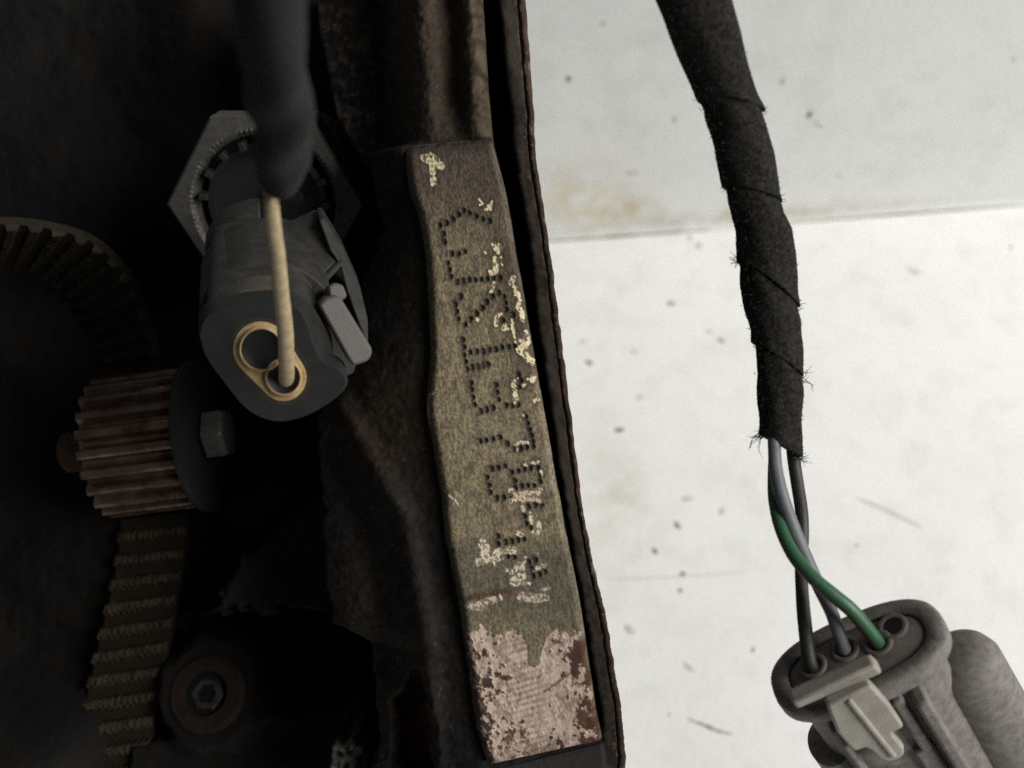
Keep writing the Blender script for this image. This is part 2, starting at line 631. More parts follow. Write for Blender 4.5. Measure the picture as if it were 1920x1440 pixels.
# --- body of the casting: a heightfield of real relief, in mm
EDGE = [(566, -200, -16), (590, 60, -16), (628, 230, -18), (690, 330, -20), (712, 440, -18), (668, 540, -16), (612, 690, -14), (581, 790, -14),
        (583, 870, -14), (592, 1000, -14), (598, 1120, -14), (612, 1170, -14), (680, 1205, -14), (692, 1330, -14), (690, 1460, -14), (690, 1640, -14)]
E3 = np.array([P(*e) for e in EDGE])
oE = np.argsort(E3[:, 1])
L3 = np.array([P(x, y, -2.5) for x, y in [(735, -260), (740, 0), (748, 150)] + PADL + [(935, 1520), (950, 1660)]])
oL = np.argsort(L3[:, 1])
R3 = np.array([P(x, y, -2.0) for x, y in [(880, -260), (903, 0), (912, 150)] + PADR + [(1134, 1440), (1150, 1660)]])
oR = np.argsort(R3[:, 1])
STEP = 0.27
us = np.arange(-104, 20, STEP)
vs = np.arange(-74, 78, STEP)
U, Vv = np.meshgrid(us, vs)
uE = np.interp(Vv, E3[oE, 1], E3[oE, 0])
uL = np.interp(Vv, L3[oL, 1], L3[oL, 0])
uR = np.interp(Vv, R3[oR, 1], R3[oR, 0])
rag = (fbm(U * 0.35, Vv * 0.35, 3, 4) - 0.5)
cav = -60 + 9 * (fbm(U * 0.035, Vv * 0.035, 5, 3) - 0.5) + 0.6 * rag
# upper left: a smooth rounded wall coming forward to the left
cav += 5 * sstep(-52, -100, U) * sstep(12, 40, Vv)
cav += 8 * np.exp(-((U + 62) / 9) ** 2) * sstep(18, 34, Vv)
# lower left shelf
cav += 22 * sstep(-52, -72, Vv + 0.10 * (U + 90)) * sstep(-68, -84, U)
t = np.clip((U - uE) / np.maximum(uL - uE, 0.5), 0, 1)
wallh = -15 + 12.4 * (1 - (1 - t) ** 1.6) + 1.2 * (fbm(U * 0.12, Vv * 0.12, 8, 3) - 0.5)
# shallow oblique folds on the casting wall
fold = seg_dist(U, Vv, [P(640, 760, -9)[:2], P(760, 960, -8)[:2], P(800, 1160, -7)[:2], P(815, 1440, -7)[:2]])
wallh += 1.6 * np.exp(-(fold / 2.0) ** 2)
fold2 = seg_dist(U, Vv, [P(610, 850, -9)[:2], P(700, 1060, -8)[:2], P(720, 1250, -8)[:2]])
wallh -= 1.8 * np.exp(-(fold2 / 3.0) ** 2)
slot = poly_sd(U, Vv, [P(a, b, -8)[:2] for a, b in [(786, 1262), (800, 1300), (812, 1460), (738, 1460), (744, 1330), (760, 1310)]])
wallh -= 7 * sstep(1.6, -1.2, slot + 1.5 * rag)
H = np.where(U > uE, wallh, cav)
edge_soft = sstep(-1.6 + 3.0 * rag, 1.6 + 3.0 * rag, U - uE)
H = cav * (1 - edge_soft) + wallh * edge_soft
# ledge beside the pulley and the grey floor right of the belt
ledge = poly_sd(U, Vv, [P(a, b, -36)[:2] for a, b in [(352, 1175), (430, 1160), (520, 1168), (640, 1160), (660, 900), (560, 940), (470, 1000), (410, 1090)]])
lm = sstep(2.5, -2.5, ledge + 5 * rag)
H = np.where((U < uE + 1), np.maximum(H, cav * (1 - lm) + (-37 + 1.0 * (fbm(U * 0.2, Vv * 0.2, 9, 3) - 0.5)) * lm), H)
low = poly_sd(U, Vv, [P(a, b, -46)[:2] for a, b in [(240, 1395), (420, 1340), (560, 1330), (700, 1300), (720, 1660), (200, 1660)]])
lwm = sstep(1.5, -1.5, low + 1.5 * rag)
H = np.where(U < uE, np.maximum(H, cav * (1 - lwm) + (-45) * lwm), H)
boss = poly_sd(U, Vv, [P(a, b, -22)[:2] for a, b in [(618, 1385), (660, 1372), (694, 1395), (698, 1470), (610, 1470)]])
bm_ = sstep(0.8, -0.8, boss + 1.6 * rag)
H = H * (1 - bm_) + np.maximum(H, -21 + 2.5 * rag) * bm_
wpos = P(385, 1300, -44)
wd_ = np.hypot(U - wpos[0], Vv - wpos[1])
wm_ = sstep(13, 8.5, wd_ + 2.5 * rag)
H = np.where(U < uE, H * (1 - wm_) + (-45.2 - 0.38 / 0.92 * (Vv - wpos[1]) * 0.9) * wm_, H)
# shoulder of the upper casting: two ridges with a groove between
top = sstep(P(0, 268, 0)[1] - 0.2, P(0, 250, 0)[1] + 0.4, Vv)
tt = np.clip((U - uL) / np.maximum(uR - uL, 1), -0.5, 1.4)
ridge = -2.9 + 2.0 * np.exp(-((tt - 0.86) / 0.16) ** 2) - 2.0 * np.exp(-((tt - 0.60) / 0.13) ** 2) * sstep(36, 44, Vv) + 0.4 * np.exp(-((tt - 0.34) / 0.14) ** 2)
ridge -= 13 * sstep(0.34, -0.45, tt)
ridge += 0.9 * (fbm(U * 0.5, Vv * 0.3, 14, 5) - 0.5) + 0.5 * (fbm(U * 1.6, Vv * 1.2, 15, 3) - 0.5)
inpad = sstep(-0.12, 0.02, tt)
side = sstep(uE - 0.5, uE + 0.8, U)
Htop = cav * (1 - side) + ridge * side
H = H * (1 - top) + np.where(U > uE - 0.5, Htop, H) * top
H = np.where((U > uL - 0.25) & (top < 0.5), np.minimum(H, -2.6), H)
# drop to the dark groove right of the pad, and below its lower end
H = np.where(U > uR, H - 22 * sstep(0.0, 0.9, U - uR), H)
lowend = P(0, 1415, 0)[1]
H += (0.10 + 0.30 * edge_soft) * (fbm(U * 1.6, Vv * 1.6, 20, 4) - 0.5) + 0.5 * rag * 0.6
nU, nV = len(us), len(vs)
idx = np.arange(nU * nV).reshape(nV, nU)
quad = np.stack([idx[:-1, :-1], idx[:-1, 1:], idx[1:, 1:], idx[1:, :-1]], -1)
keepm = (U <= uR + np.interp(Vv, [-20, 15, 30], [2.2, 3.0, 5.0]))
kq = keepm[:-1, :-1] & keepm[1:, 1:] & keepm[1:, :-1] & keepm[:-1, 1:]
quad = quad[kq].reshape(-1, 4)
used = np.unique(quad)
remap = -np.ones(nU * nV, int)
remap[used] = np.arange(len(used))
verts = np.stack([U.ravel(), Vv.ravel(), H.ravel()], 1)[used]
# colour of the casting: grease, the cavity's shade painted in darker, brown varnish, bare rusty spots
n1 = fbm(U * 0.10, Vv * 0.10, 30, 4)
n2 = fbm(U * 0.9, Vv * 0.9, 34, 4)
n3 = fbm(U * 2.6, Vv * 2.6, 38, 2)
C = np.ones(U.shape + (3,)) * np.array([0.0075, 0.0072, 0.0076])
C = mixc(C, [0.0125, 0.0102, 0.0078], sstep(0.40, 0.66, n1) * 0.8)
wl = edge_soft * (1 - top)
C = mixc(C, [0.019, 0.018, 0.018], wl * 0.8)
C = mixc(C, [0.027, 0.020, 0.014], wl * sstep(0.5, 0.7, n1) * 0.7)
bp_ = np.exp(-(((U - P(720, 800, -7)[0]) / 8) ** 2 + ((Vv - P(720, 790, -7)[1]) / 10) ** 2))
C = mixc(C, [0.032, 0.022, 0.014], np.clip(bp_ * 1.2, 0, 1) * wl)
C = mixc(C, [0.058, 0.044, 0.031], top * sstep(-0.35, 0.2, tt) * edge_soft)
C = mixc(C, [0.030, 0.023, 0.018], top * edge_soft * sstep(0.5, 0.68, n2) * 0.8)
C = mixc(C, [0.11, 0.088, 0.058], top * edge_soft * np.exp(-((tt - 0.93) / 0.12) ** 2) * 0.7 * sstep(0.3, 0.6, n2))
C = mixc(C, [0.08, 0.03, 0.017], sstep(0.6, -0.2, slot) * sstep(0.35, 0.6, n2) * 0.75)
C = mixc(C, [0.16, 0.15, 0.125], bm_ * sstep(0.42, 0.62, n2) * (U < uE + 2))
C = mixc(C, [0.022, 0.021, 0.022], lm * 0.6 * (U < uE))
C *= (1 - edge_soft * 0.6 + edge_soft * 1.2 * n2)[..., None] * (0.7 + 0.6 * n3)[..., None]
# pale grit
C = mixc(C, [0.13, 0.12, 0.10], (n3 > 0.84) * sstep(0.45, 0.65, n2) * 0.6 * edge_soft)
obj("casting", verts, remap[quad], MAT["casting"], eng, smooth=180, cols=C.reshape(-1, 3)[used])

# solid mass below the relief, standing on the crate floor
pw = [(-0.155, 0.077, 0.086), (-0.014, 0.077, 0.086), (-0.014, 0.198, 0.168), (-0.155, 0.198, 0.168)]
v, f = prism(np.array(pw), np.array([[0, 0, -z] for _, _, z in pw]))
obj("block_body", v, f, MAT["iron"], eng, world_space=True, smooth=0, bevel=2.0)

# --- stamped pad
DOTS = [(823.5, 423), (835.4, 418.4), (847.4, 411.7), (858, 402), (868, 395), (878, 399), (891.7, 405.4), (904, 410.6), (916.7, 414.8), (829, 438.7), (831, 454),
        (845.8, 476), (858, 476), (870.8, 472), (838.5, 493), (841, 506), (843, 518.7), (856.5, 529), (867, 526.5), (878, 525), (890, 525), (901, 524),
        (912.7, 523), (924, 521), (935.6, 521),
        (861.7, 556), (852.3, 571), (854.4, 584), (858, 598), (871, 609), (881.5, 598), (892, 588.5), (902.3, 577), (910.6, 566.7), (921, 556), (933.5, 549),
        (944, 556), (947, 568), (948, 580), (941, 601), (959.6, 590.6),
        (865.5, 637), (868, 651), (869, 666), (872, 678), (880.6, 661), (893, 659.6), (904.6, 658.5), (916, 656.5), (928.5, 655.4), (940, 652), (952.5, 650),
        (963, 649), (875.4, 692), (884.8, 688.7), (895, 686.7), (904.6, 685.6), (913, 683.5),
        (881.7, 718), (883, 730.4), (886, 745), (888.2, 759), (901, 771), (911, 768), (922.5, 765), (928.5, 722), (930.6, 735.6), (933.8, 749.5), (948.5, 760),
        (959, 761), (969, 759), (970, 703), (974, 714), (972, 726),
        (899.6, 827.5), (910, 825.4), (922.5, 823), (936, 820), (949.6, 832), (963, 842), (974.6, 841), (986, 838), (998.5, 837), (985, 781.7), (988, 794),
        (991, 805.5), (994, 817), (996.5, 828),
        (920.6, 879), (932, 877), (945.6, 874), (912, 895), (915, 910.4), (916.5, 923), (930, 934), (942.5, 933), (956, 930), (958, 885.4), (970.6, 883),
        (982, 880), (993.5, 878), (1006, 877), (963, 902), (964.4, 914.6), (977, 911.5), (988, 910), (1000, 911), (1010, 891.7), (1011, 903),
        (989, 950), (1002, 947), (1014, 949), (982, 967.7), (986, 982), (994, 990), (932, 1005), (932, 1020), (946.7, 1017), (958, 1015), (969.6, 1013), (981, 1011),
        (951, 1043), (963, 1045), (990, 1054), (994.6, 1067), (1002, 1050.6), (998, 1080), (1010, 1077), (1020.6, 1072)]
PATCH = [([(796, 296), (812, 303), (829, 311)], 7), ([(806, 290), (820, 300)], 6), ([(811, 312), (813, 344)], 5.5),
         ([(899, 374), (905, 381)], 2.2), ([(901, 384), (904, 383)], 2), ([(918, 386), (919, 392), (912, 394)], 3.6), ([(923, 378), (922, 383)], 2),
         ([(927, 458), (931, 468), (935, 472)], 4.2), ([(936, 459), (938, 466)], 3), ([(910, 472), (911, 475)], 2.3), ([(929, 484), (931, 497), (929, 506)], 5),
         ([(919, 511), (930, 509)], 4.8), ([(941, 484), (940, 489)], 3.2), ([(942, 496)], 2.4), ([(928, 530), (921, 548)], 3.4),
         ([(962, 521), (959, 532), (966, 540), (970, 552), (974, 563), (972, 574), (978, 586), (981, 600)], 4.3), ([(938, 588), (932, 596), (931, 608)], 4.0),
         ([(948, 611), (944, 616), (951, 616)], 4.2), ([(958, 589)], 2.2), ([(960, 600), (962, 614), (966, 632)], 2.8), ([(896, 598)], 3.5),
         ([(987, 626), (990, 640), (982, 648), (974, 656), (986, 664), (991, 674), (997, 676)], 6.5), ([(967, 641), (979, 638)], 3.0), ([(996, 682)], 3),
         ([(963, 716), (964, 725)], 4.0), ([(971, 709)], 2.3), ([(966, 733), (968, 745), (966, 752)], 4.2), ([(984, 720), (981, 724)], 3.4), ([(1000, 706), (999, 713)], 5),
         ([(990, 710)], 3), ([(1009, 748), (1004, 752)], 4), ([(982, 779)], 2.2),
         ([(967, 834), (978, 829), (990, 831)], 3.2), ([(970, 840), (970, 845)], 1.8), ([(984, 872), (998, 869), (1011, 867)], 3.0), ([(1015, 880), (1017, 890)], 2.6),
         ([(960, 922), (968, 930), (985, 927), (1003, 926), (1011, 920)], 6.5), ([(958, 939), (975, 934), (998, 934), (1012, 940)], 5.0), ([(981, 950), (982, 956)], 3.0),
         ([(996, 962), (996, 974), (999, 979)], 3.3), ([(1019, 950)], 2.6), ([(1012, 982), (1011, 992), (1009, 1000)], 4.2), ([(1000, 997)], 2.6),
         ([(906, 1018), (912, 1030), (910, 1040)], 9), ([(899, 1054), (925, 1048), (938, 1044)], 6.5), ([(930, 1035), (950, 1032), (964, 1033)], 6.5), ([(928, 1055), (930, 1064)], 2.6),
         ([(973, 1000), (980, 1004)], 4.2), ([(951, 1069), (962, 1073)], 5), ([(975, 1062), (978, 1080), (966, 1090)], 10), ([(985, 1045), (983, 1055)], 3.5), ([(1007, 1040)], 4),
         ([(1003, 1068), (1020, 1060)], 4.5), ([(960, 1094), (994, 1094)], 3), ([(885, 1136), (905, 1136)], 8.5), ([(905, 1130), (938, 1122)], 6), ([(978, 1118), (1000, 1122), (1022, 1119)], 8.5),
         ([(1016, 1106), (1030, 1103)], 2.5), ([(806, 740), (801, 752), (803, 775), (802, 800)], 2.4), ([(812, 736)], 4), ([(832, 918), (845, 930), (860, 945)], 1.6)]
SCRATCH = [([(911, 615), (914, 626), (918, 646)], 0.8), ([(953, 672), (956, 682)], 0.8), ([(945, 648), (947, 655)], 1.0), ([(1033, 800), (1034, 820)], 1.0)]
NT, NS = 880, 150
ty = np.linspace(0, 1, NT)
# arc parameter along each edge
iL = np.linspace(0, len(PL) - 1, NT)
le = np.stack([np.interp(iL, np.arange(len(PL)), PL[:, k]) for k in (0, 1)], 1)
re_ = np.stack([np.interp(iL, np.arange(len(PR)), PR[:, k]) for k in (0, 1)], 1)
le[:, 0] += 5.0 * (fbm(np.arange(NT) * 0.03, np.zeros(NT), 50, 4) - 0.5) + 2.0 * (fbm(np.arange(NT) * 0.2, np.zeros(NT), 51, 2) - 0.5)
re_[:, 0] += 4.0 * (fbm(np.arange(NT) * 0.03, np.ones(NT) * 9, 52, 4) - 0.5)
# rounded lower corners
sx = np.linspace(0, 1, NS)
X = le[:, None, 0] * (1 - sx) + re_[:, None, 0] * sx
Y = le[:, None, 1] * (1 - sx) + re_[:, None, 1] * sx
wd = (re_[:, 0] - le[:, 0])[:, None]
dl, dr = sx[None] * wd, (1 - sx[None]) * wd
db = (1 - ty)[:, None] * 1170.0
dt = ty[:, None] * 1160.0
g1 = fbm(X * 0.02, Y * 0.02, 60, 4)
g2 = fbm(X * 0.09, Y * 0.05, 61, 4)
g3 = fbm(X * 0.33, Y * 0.20, 62, 3)
g4 = fbm(X * 0.6, Y * 0.6, 63, 2)
base = np.ones(X.shape + (3,)) * np.array([0.218, 0.174, 0.102])
base = mixc(base, [0.120, 0.096, 0.062], sstep(0.45, 0.62, g2) * 0.75)
base = mixc(base, [0.215, 0.186, 0.120], sstep(0.52, 0.70, g1) * 0.5 * sstep(600, 700, Y))
# brown varnish on the upper end
up = sstep(500, 330, Y + 110 * (g1 - 0.5) + 60 * (g2 - 0.5))
base = mixc(base, [0.075, 0.053, 0.039], up * 0.9)
base = mixc(base, [0.062, 0.044, 0.034], sstep(300, 262, Y) * 0.8)
# brown varnish around the right margin
rm = sstep(70, 15, dr + 70 * (g2 - 0.5)) * sstep(380, 480, Y) * sstep(780, 640, Y)
base = mixc(base, [0.070, 0.047, 0.032], rm * 0.75)
dm = sstep(1000, 1060, Y + 70 * (g1 - 0.5)) * sstep(1190, 1120, Y + 40 * (g2 - 0.5))
base = mixc(base, [0.095, 0.082, 0.058], dm * 0.75)
base = mixc(base, [0.075, 0.028, 0.014], sstep(9, 3, np.abs(Y - (1121 - 0.18 * (X - 880)) + 8 * (g2 - 0.5))) * sstep(990, 930, X) * 0.8 * dm)
base *= (0.62 + 0.76 * sstep(0.15, 0.85, g3))[..., None] * (0.68 + 0.64 * sstep(0.1, 0.9, g4))[..., None]
height = 0.10 * (g3 - 0.5) + 0.05 * (g4 - 0.5) + 0.10 * (g2 - 0.5)
rough = 0.50 + 0.25 * g3
# lower bare metal
edge_n = 46 * (fbm(X * 0.028, Y * 0.028, 70, 4) - 0.5) + 26 * (fbm(X * 0.12, Y * 0.12, 71, 3) - 0.5)
lowm = sstep(-2.0, 2.0, (Y - 1182) + edge_n * 1.3)
stem = poly_sd(X, Y, [(958, 1150), (1062, 1150), (1052, 1172), (1028, 1192), (1016, 1222), (1014, 1244), (1004, 1251), (990, 1246), (990, 1212), (980, 1188), (966, 1170)])
lowm = lowm * sstep(-1.5, 1.5, stem + 4 * (g3 - 0.5))
rf = 0.35 * fbm(X * 0.030, Y * 0.026, 73, 3, 0.6) + 0.65 * fbm(X * 0.085, Y * 0.075, 78, 4, 0.7)
rustl = sstep(0.0, 0.06, rf - np.interp(dl, [0, 14, 60, 130], [0.31, 0.42, 0.54, 0.66]) ) * sstep(1150, 1200, Y) * sstep(1450, 1400, Y + 0.5 * dl)
rustr = sstep(0.0, 0.06, rf - np.interp(dr, [0, 10, 40, 100], [0.33, 0.42, 0.57, 0.67])) * sstep(1160, 1210, Y)
pits = sstep(0.55, 0.61, fbm(X * 0.11, Y * 0.11, 77, 3)) * sstep(150, 60, np.minimum(dl * 0.8, dr)) * 0.9
line = sstep(2.6, 1.0, seg_dist(X, Y, [(1022, 1296), (1046, 1280), (1072, 1260)]))
rust = np.clip(np.maximum.reduce([rustl, rustr, pits * (0.4 + 0.6 * (rustl + rustr > 0.02)), line * 0.8]), 0, 1)
bot = sstep(40, 6, (1440 - (X - 914) * 0.235 - Y) + 40 * (g2 - 0.5))
mline = np.sin((Y + 0.30 * X + 5 * g1) * 2 * math.pi / 11.5)
mwin = np.exp(-(((X - 985 - 0.1 * (Y - 1300)) / 42) ** 2)) * (0.5 + 0.5 * np.sin(Y / 37.0 + 1.0) ** 2)
mcol = np.ones(X.shape + (3,)) * np.array([0.66, 0.51, 0.41])
mcol = mixc(mcol, [0.46, 0.35, 0.27], sstep(0.4, 0.65, g2) * 0.7)
mcol *= (0.72 + 0.5 * g3)[..., None]
mcol = mixc(mcol, [0.20, 0.14, 0.10], np.clip(-mline, 0, 1) * mwin * 0.75)
rcol = np.ones(X.shape + (3,)) * np.array([0.062, 0.033, 0.024])
rcol = mixc(rcol, [0.15, 0.065, 0.03], (0.3 + 0.7 * sstep(0.45, 0.6, g2)) * 0.8 * sstep(60, 20, dr))
lowcol = mixc(mcol, rcol, rust)
lowcol = mixc(lowcol, rcol * 1.5, bot * 0.7 * sstep(0.35, 0.6, g2))
bare = lowm * (1 - rust)
base = mixc(base, lowcol, lowm)
height += lowm * (-0.12 + 0.05 * mline * mwin) + 0.18 * lowm * rust
# where the brown varnish has flaked off: bright chips
chip = np.zeros(X.shape)
wob = 2.4 * (fbm(X * 0.16, Y * 0.16, 80, 3) - 0.5) + 3.0 * (fbm(X * 0.4, Y * 0.4, 81, 2) - 0.5)
for pts, r in PATCH:
    x0, x1 = min(p[0] for p in pts) - r - 8, max(p[0] for p in pts) + r + 8
    y0, y1 = min(p[1] for p in pts) - r - 8, max(p[1] for p in pts) + r + 8
    m = (X > x0) & (X < x1) & (Y > y0) & (Y < y1)
    d = seg_dist(X[m], Y[m], pts) - r + wob[m] * min(1.0, r / 4.0) * 1.5
    chip[m] = np.maximum(chip[m], sstep(0.9, -0.7, d))
halo = np.zeros(X.shape)
for pts, r in PATCH[:36]:
    x0, x1 = min(p[0] for p in pts) - r - 14, max(p[0] for p in pts) + r + 14
    y0, y1 = min(p[1] for p in pts) - r - 14, max(p[1] for p in pts) + r + 14
    m = (X > x0) & (X < x1) & (Y > y0) & (Y < y1)
    halo[m] = np.maximum(halo[m], sstep(9, 1, seg_dist(X[m], Y[m], pts) - r + wob[m]))
base = mixc(base, [0.045, 0.026, 0.016], halo * 0.65 * (0.4 + 0.6 * sstep(0.4, 0.6, g2)))
holes = sstep(0.56, 0.64, fbm(X * 0.21, Y * 0.21, 84, 3))
holes2 = sstep(0.52, 0.60, fbm(X * 0.21, Y * 0.21, 86, 3)) * sstep(1000, 1010, Y)
chip = chip * (1 - 0.9 * np.maximum(holes, holes2 * 0.8))
ccol = np.ones(X.shape + (3,)) * np.array([0.88, 0.76, 0.47])
ccol = mixc(ccol, [0.72, 0.62, 0.47], sstep(700, 900, Y))
ccol = mixc(ccol, [0.62, 0.50, 0.38], sstep(1090, 1110, Y))
ccol = mixc(ccol, [0.60, 0.47, 0.34], np.exp(-(((X - 985) / 30) ** 2 + ((Y - 930) / 14) ** 2)) * 0.9)
ccol *= (0.75 + 0.45 * g4)[..., None]
tl = 0.5 + 0.5 * np.sin((Y + 0.15 * X) * 2 * math.pi / 10.0)
ccol = mixc(ccol, [0.30, 0.25, 0.15], tl * 0.7 * sstep(360, 345, Y))
base = mixc(base, ccol, chip)
height -= 0.10 * chip
for pts, r in SCRATCH:
    m = seg_dist(X, Y, pts)
    base = mixc(base, [0.42, 0.38, 0.26], sstep(r + 0.8, r - 0.5, m) * 0.8)
# the stamped dots: round dents filled with grime
dot = np.zeros(X.shape)
dent = np.zeros(X.shape)
for k, (x, y) in enumerate(DOTS):
    m = (np.abs(X - x) < 12) & (np.abs(Y - y) < 12)
    d = np.hypot(X[m] - x, Y[m] - y) / (6.2 + 0.9 * math.sin(k * 7.1))
    dent[m] = np.maximum(dent[m], np.clip(1 - d ** 2, 0, 1))
    dot[m] = np.maximum(dot[m], np.maximum(sstep(1.15, 0.65, d + 0.35 * (g4[m] - 0.5)), 0.55 * sstep(1.75, 0.9, d + 0.5 * (g3[m] - 0.5))))
    height[m] += 0.05 * np.exp(-((d - 1.15) / 0.2) ** 2)
for (xa, ya), (xb, yb) in zip(DOTS[:-1], DOTS[1:]):
    if math.hypot(xa - xb, ya - yb) < 16.5:
        m = (np.abs(X - (xa + xb) / 2) < 18) & (np.abs(Y - (ya + yb) / 2) < 18)
        d = seg_dist(X[m], Y[m], [(xa, ya), (xb, yb)])
        dot[m] = np.maximum(dot[m], 0.72 * sstep(6.5, 2.5, d + 2.5 * (g3[m] - 0.5)))
base = mixc(base, [0.030, 0.023, 0.016], dot * 0.92 * (1 - 0.45 * chip))
height -= 0.30 * dent
# chipped arrises
height -= 1.1 * sstep(22, 0, dl) ** 2 + 0.7 * sstep(14, 0, dr) ** 2 + 1.4 * sstep(34, 0, dt) ** 2
base = mixc(base, [0.055, 0.046, 0.034], np.maximum(sstep(26, 2, dl + 22 * (g2 - 0.5)) * 0.6, sstep(30, 4, dt + 30 * (g2 - 0.5)) * 0.8))  # edge dirt plus the shading of the rounded edge, painted into the colour
height -= 0.9 * sstep(5, 0, dl + 8 * (g2 - 0.5)) + 0.7 * sstep(4, 0, dr + 6 * (g2 - 0.5)) + 0.8 * sstep(5, 0, db + 5 * (g2 - 0.5)) + 1.0 * sstep(10, 0, dt + 8 * (g2 - 0.5))
base = mixc(base, [0.20, 0.185, 0.14], sstep(7, 1, dr) * 0.5 * sstep(0.4, 0.6, g2))
rough = rough * (1 - chip) + 0.42 * chip
rough = rough * (1 - bare) + 0.5 * bare
rough = rough + 0.25 * rust
k = D / F
verts = np.stack([(X - 960) * k, (720 - Y) * k, height], -1).reshape(-1, 3)
ii = np.arange(NT * NS).reshape(NT, NS)
faces = np.stack([ii[:-1, :-1], ii[1:, :-1], ii[1:, 1:], ii[:-1, 1:]], -1).reshape(-1, 4).tolist()
colv = base.reshape(-1, 3)
# skirt down to the casting
ring = np.concatenate([ii[0, :], ii[1:, -1], ii[-1, -2::-1], ii[-2:0:-1, 0]])
sk = verts[ring].copy()
sk[:, 2] = -4.2
n0 = len(verts)
verts = np.vstack([verts, sk])
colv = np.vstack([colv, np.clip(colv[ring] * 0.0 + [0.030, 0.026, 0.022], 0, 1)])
rv = np.concatenate([rough.ravel(), np.full(len(ring), 0.75)])
nr = len(ring)
for a in range(nr):
    b = (a + 1) % nr
    faces.append([ring[a], ring[b], n0 + b, n0 + a])
o = obj("stamped_pad", verts, faces, MAT["pad"], eng, smooth=180, cols=colv, rough=rv)
o["label"] = "machined metal pad with dot-stamped code and flaked bright patches"

# dark casting below the pad's lower end
v, f = prism([P(912, 1446, -2.2), P(1000, 1424, -2.2), P(1134, 1391, -2.2), P(1140, 1440, -2.2), P(1140, 1560, -2.2), P(905, 1560, -2.2)], (0, 0, -20))
obj("casting_lug", v, f, MAT["iron"], eng, smooth=0, bevel=0.8)

# --- rusty pan flange along the right edge
FO = catmull([(975, -160), (985, 0), (1000, 200), (1006, 300), (1029, 450), (1046, 580), (1061, 700), (1086, 900), (1111, 1050), (1135, 1150), (1152, 1250), (1166, 1340), (1173, 1440), (1168, 1600)], 14)
FI = catmull([(925, -160), (936, 0), (958, 200), (968, 300), (992, 450), (1006, 580), (1022, 700), (1052, 900), (1078, 1050), (1096, 1150), (1112, 1250), (1127, 1340), (1128, 1440), (1120, 1600)], 14)
NF = len(FO)
prof = [(-0.55, -26), (-0.16, -14), (0.0, -4.6), (0.02, -4.2), (0.10, -3.9), (0.25, -3.8), (0.40, -3.8), (0.55, -3.75), (0.62, -3.75), (0.66, -4.1), (0.72, -4.1), (0.76, -3.7), (0.86, -3.6),
        (0.96, -3.8), (1.0, -4.4), (1.0, -6.5), (0.97, -9.0)]
sub = 6
NF2 = (NF - 1) * sub + 1
fi = np.linspace(0, NF - 1, NF2)
fo = np.stack([np.interp(fi, np.arange(NF), FO[:, c]) for c in (0, 1)], 1)
fin = np.stack([np.interp(fi, np.arange(NF), FI[:, c]) for c in (0, 1)], 1)
fo[:, 0] += 4.5 * (fbm(fi * 0.5, fi * 0, 90, 3) - 0.5)
fin[:, 0] += 7.0 * (fbm(fi * 0.5, fi * 0 + 4, 91, 3) - 0.5)
rr, cc = [], []
for q, (e, z) in enumerate(prof):
    x = fin[:, 0] * (1 - e) + fo[:, 0] * e
    y = fin[:, 1] * (1 - e) + fo[:, 1] * e
    nz = fbm(fi * 0.9, np.full(NF2, q * 0.35), 92, 4) - 0.5
    nz2 = fbm(fi * 0.37, np.full(NF2, q * 0.7), 96, 4)
    zz = z + 0.30 * nz + 0.12 * (nz2 - 0.5)
    rr.append(np.stack([(x - 960) * (D - z) / F, (720 - y) * (D - z) / F, zz], 1))
    c = np.ones((NF2, 3)) * np.array([0.052, 0.043, 0.034])
    if e >= 0.55:
        c = np.ones((NF2, 3)) * np.array([0.060, 0.043, 0.034])
    if e > 0.85:
        c = np.ones((NF2, 3)) * np.array([0.070, 0.040, 0.030])
    if e < 0.02:
        c = np.ones((NF2, 3)) * np.array([0.016, 0.015, 0.015])
    c = mixc(c, [0.022, 0.017, 0.014], sstep(0.5, 0.65, nz2) * 0.8)
    if e > 0.5:
        c = mixc(c, [0.17, 0.14, 0.11], sstep(0.70, 0.80, nz2) * 0.8)
    cc.append(c)
npf = len(prof)
verts = np.stack(rr, 1).reshape(-1, 3)
cols = np.stack(cc, 1).reshape(-1, 3)
faces = []
for a in range(NF2 - 1):
    for b in range(npf - 1):
        faces.append([a * npf + b, (a + 1) * npf + b, (a + 1) * npf + b + 1, a * npf + b + 1])
o = obj("pan_flange", verts, faces, MAT["flange"], eng, smooth=60, cols=cols)
o["label"] = "rusty sheet metal flange along the right edge"

# --- rusty washer boss with its bolt, bottom left
wc = P(385, 1300, -44)
ax = nrm((-0.1, 0.38, 0.92))
x_, y_, a_ = frame(ax, (0, 1, 0.1))


def disc_ring(c, x, y, a, prof, n=40, sq=None):
    rings = []
    for r, h in prof:
        an = np.linspace(0, 2 * math.pi, n, endpoint=False)
        rings.append(np.array([c + x * r * math.cos(q) + y * r * math.sin(q) + a * h for q in an]))
    return loft(rings)


v, f = disc_ring(wc, x_, y_, a_, [(7.4, -8), (7.3, -0.6), (6.6, 0.0), (4.2, 0.1), (3.9, -1.5), (0.2, -1.5)], 48)
o = obj("washer", v, f, MAT["rust"], eng, smooth=35)
v, f = disc_ring(wc, x_, y_, a_, [(3.3, -2.2), (3.3, -1.0), (2.9, -0.6), (1.9, -0.6), (1.7, -1.8), (0.1, -1.9)], 6)
bo = obj("bolt", v, f, MAT["oily"], o, smooth=25)

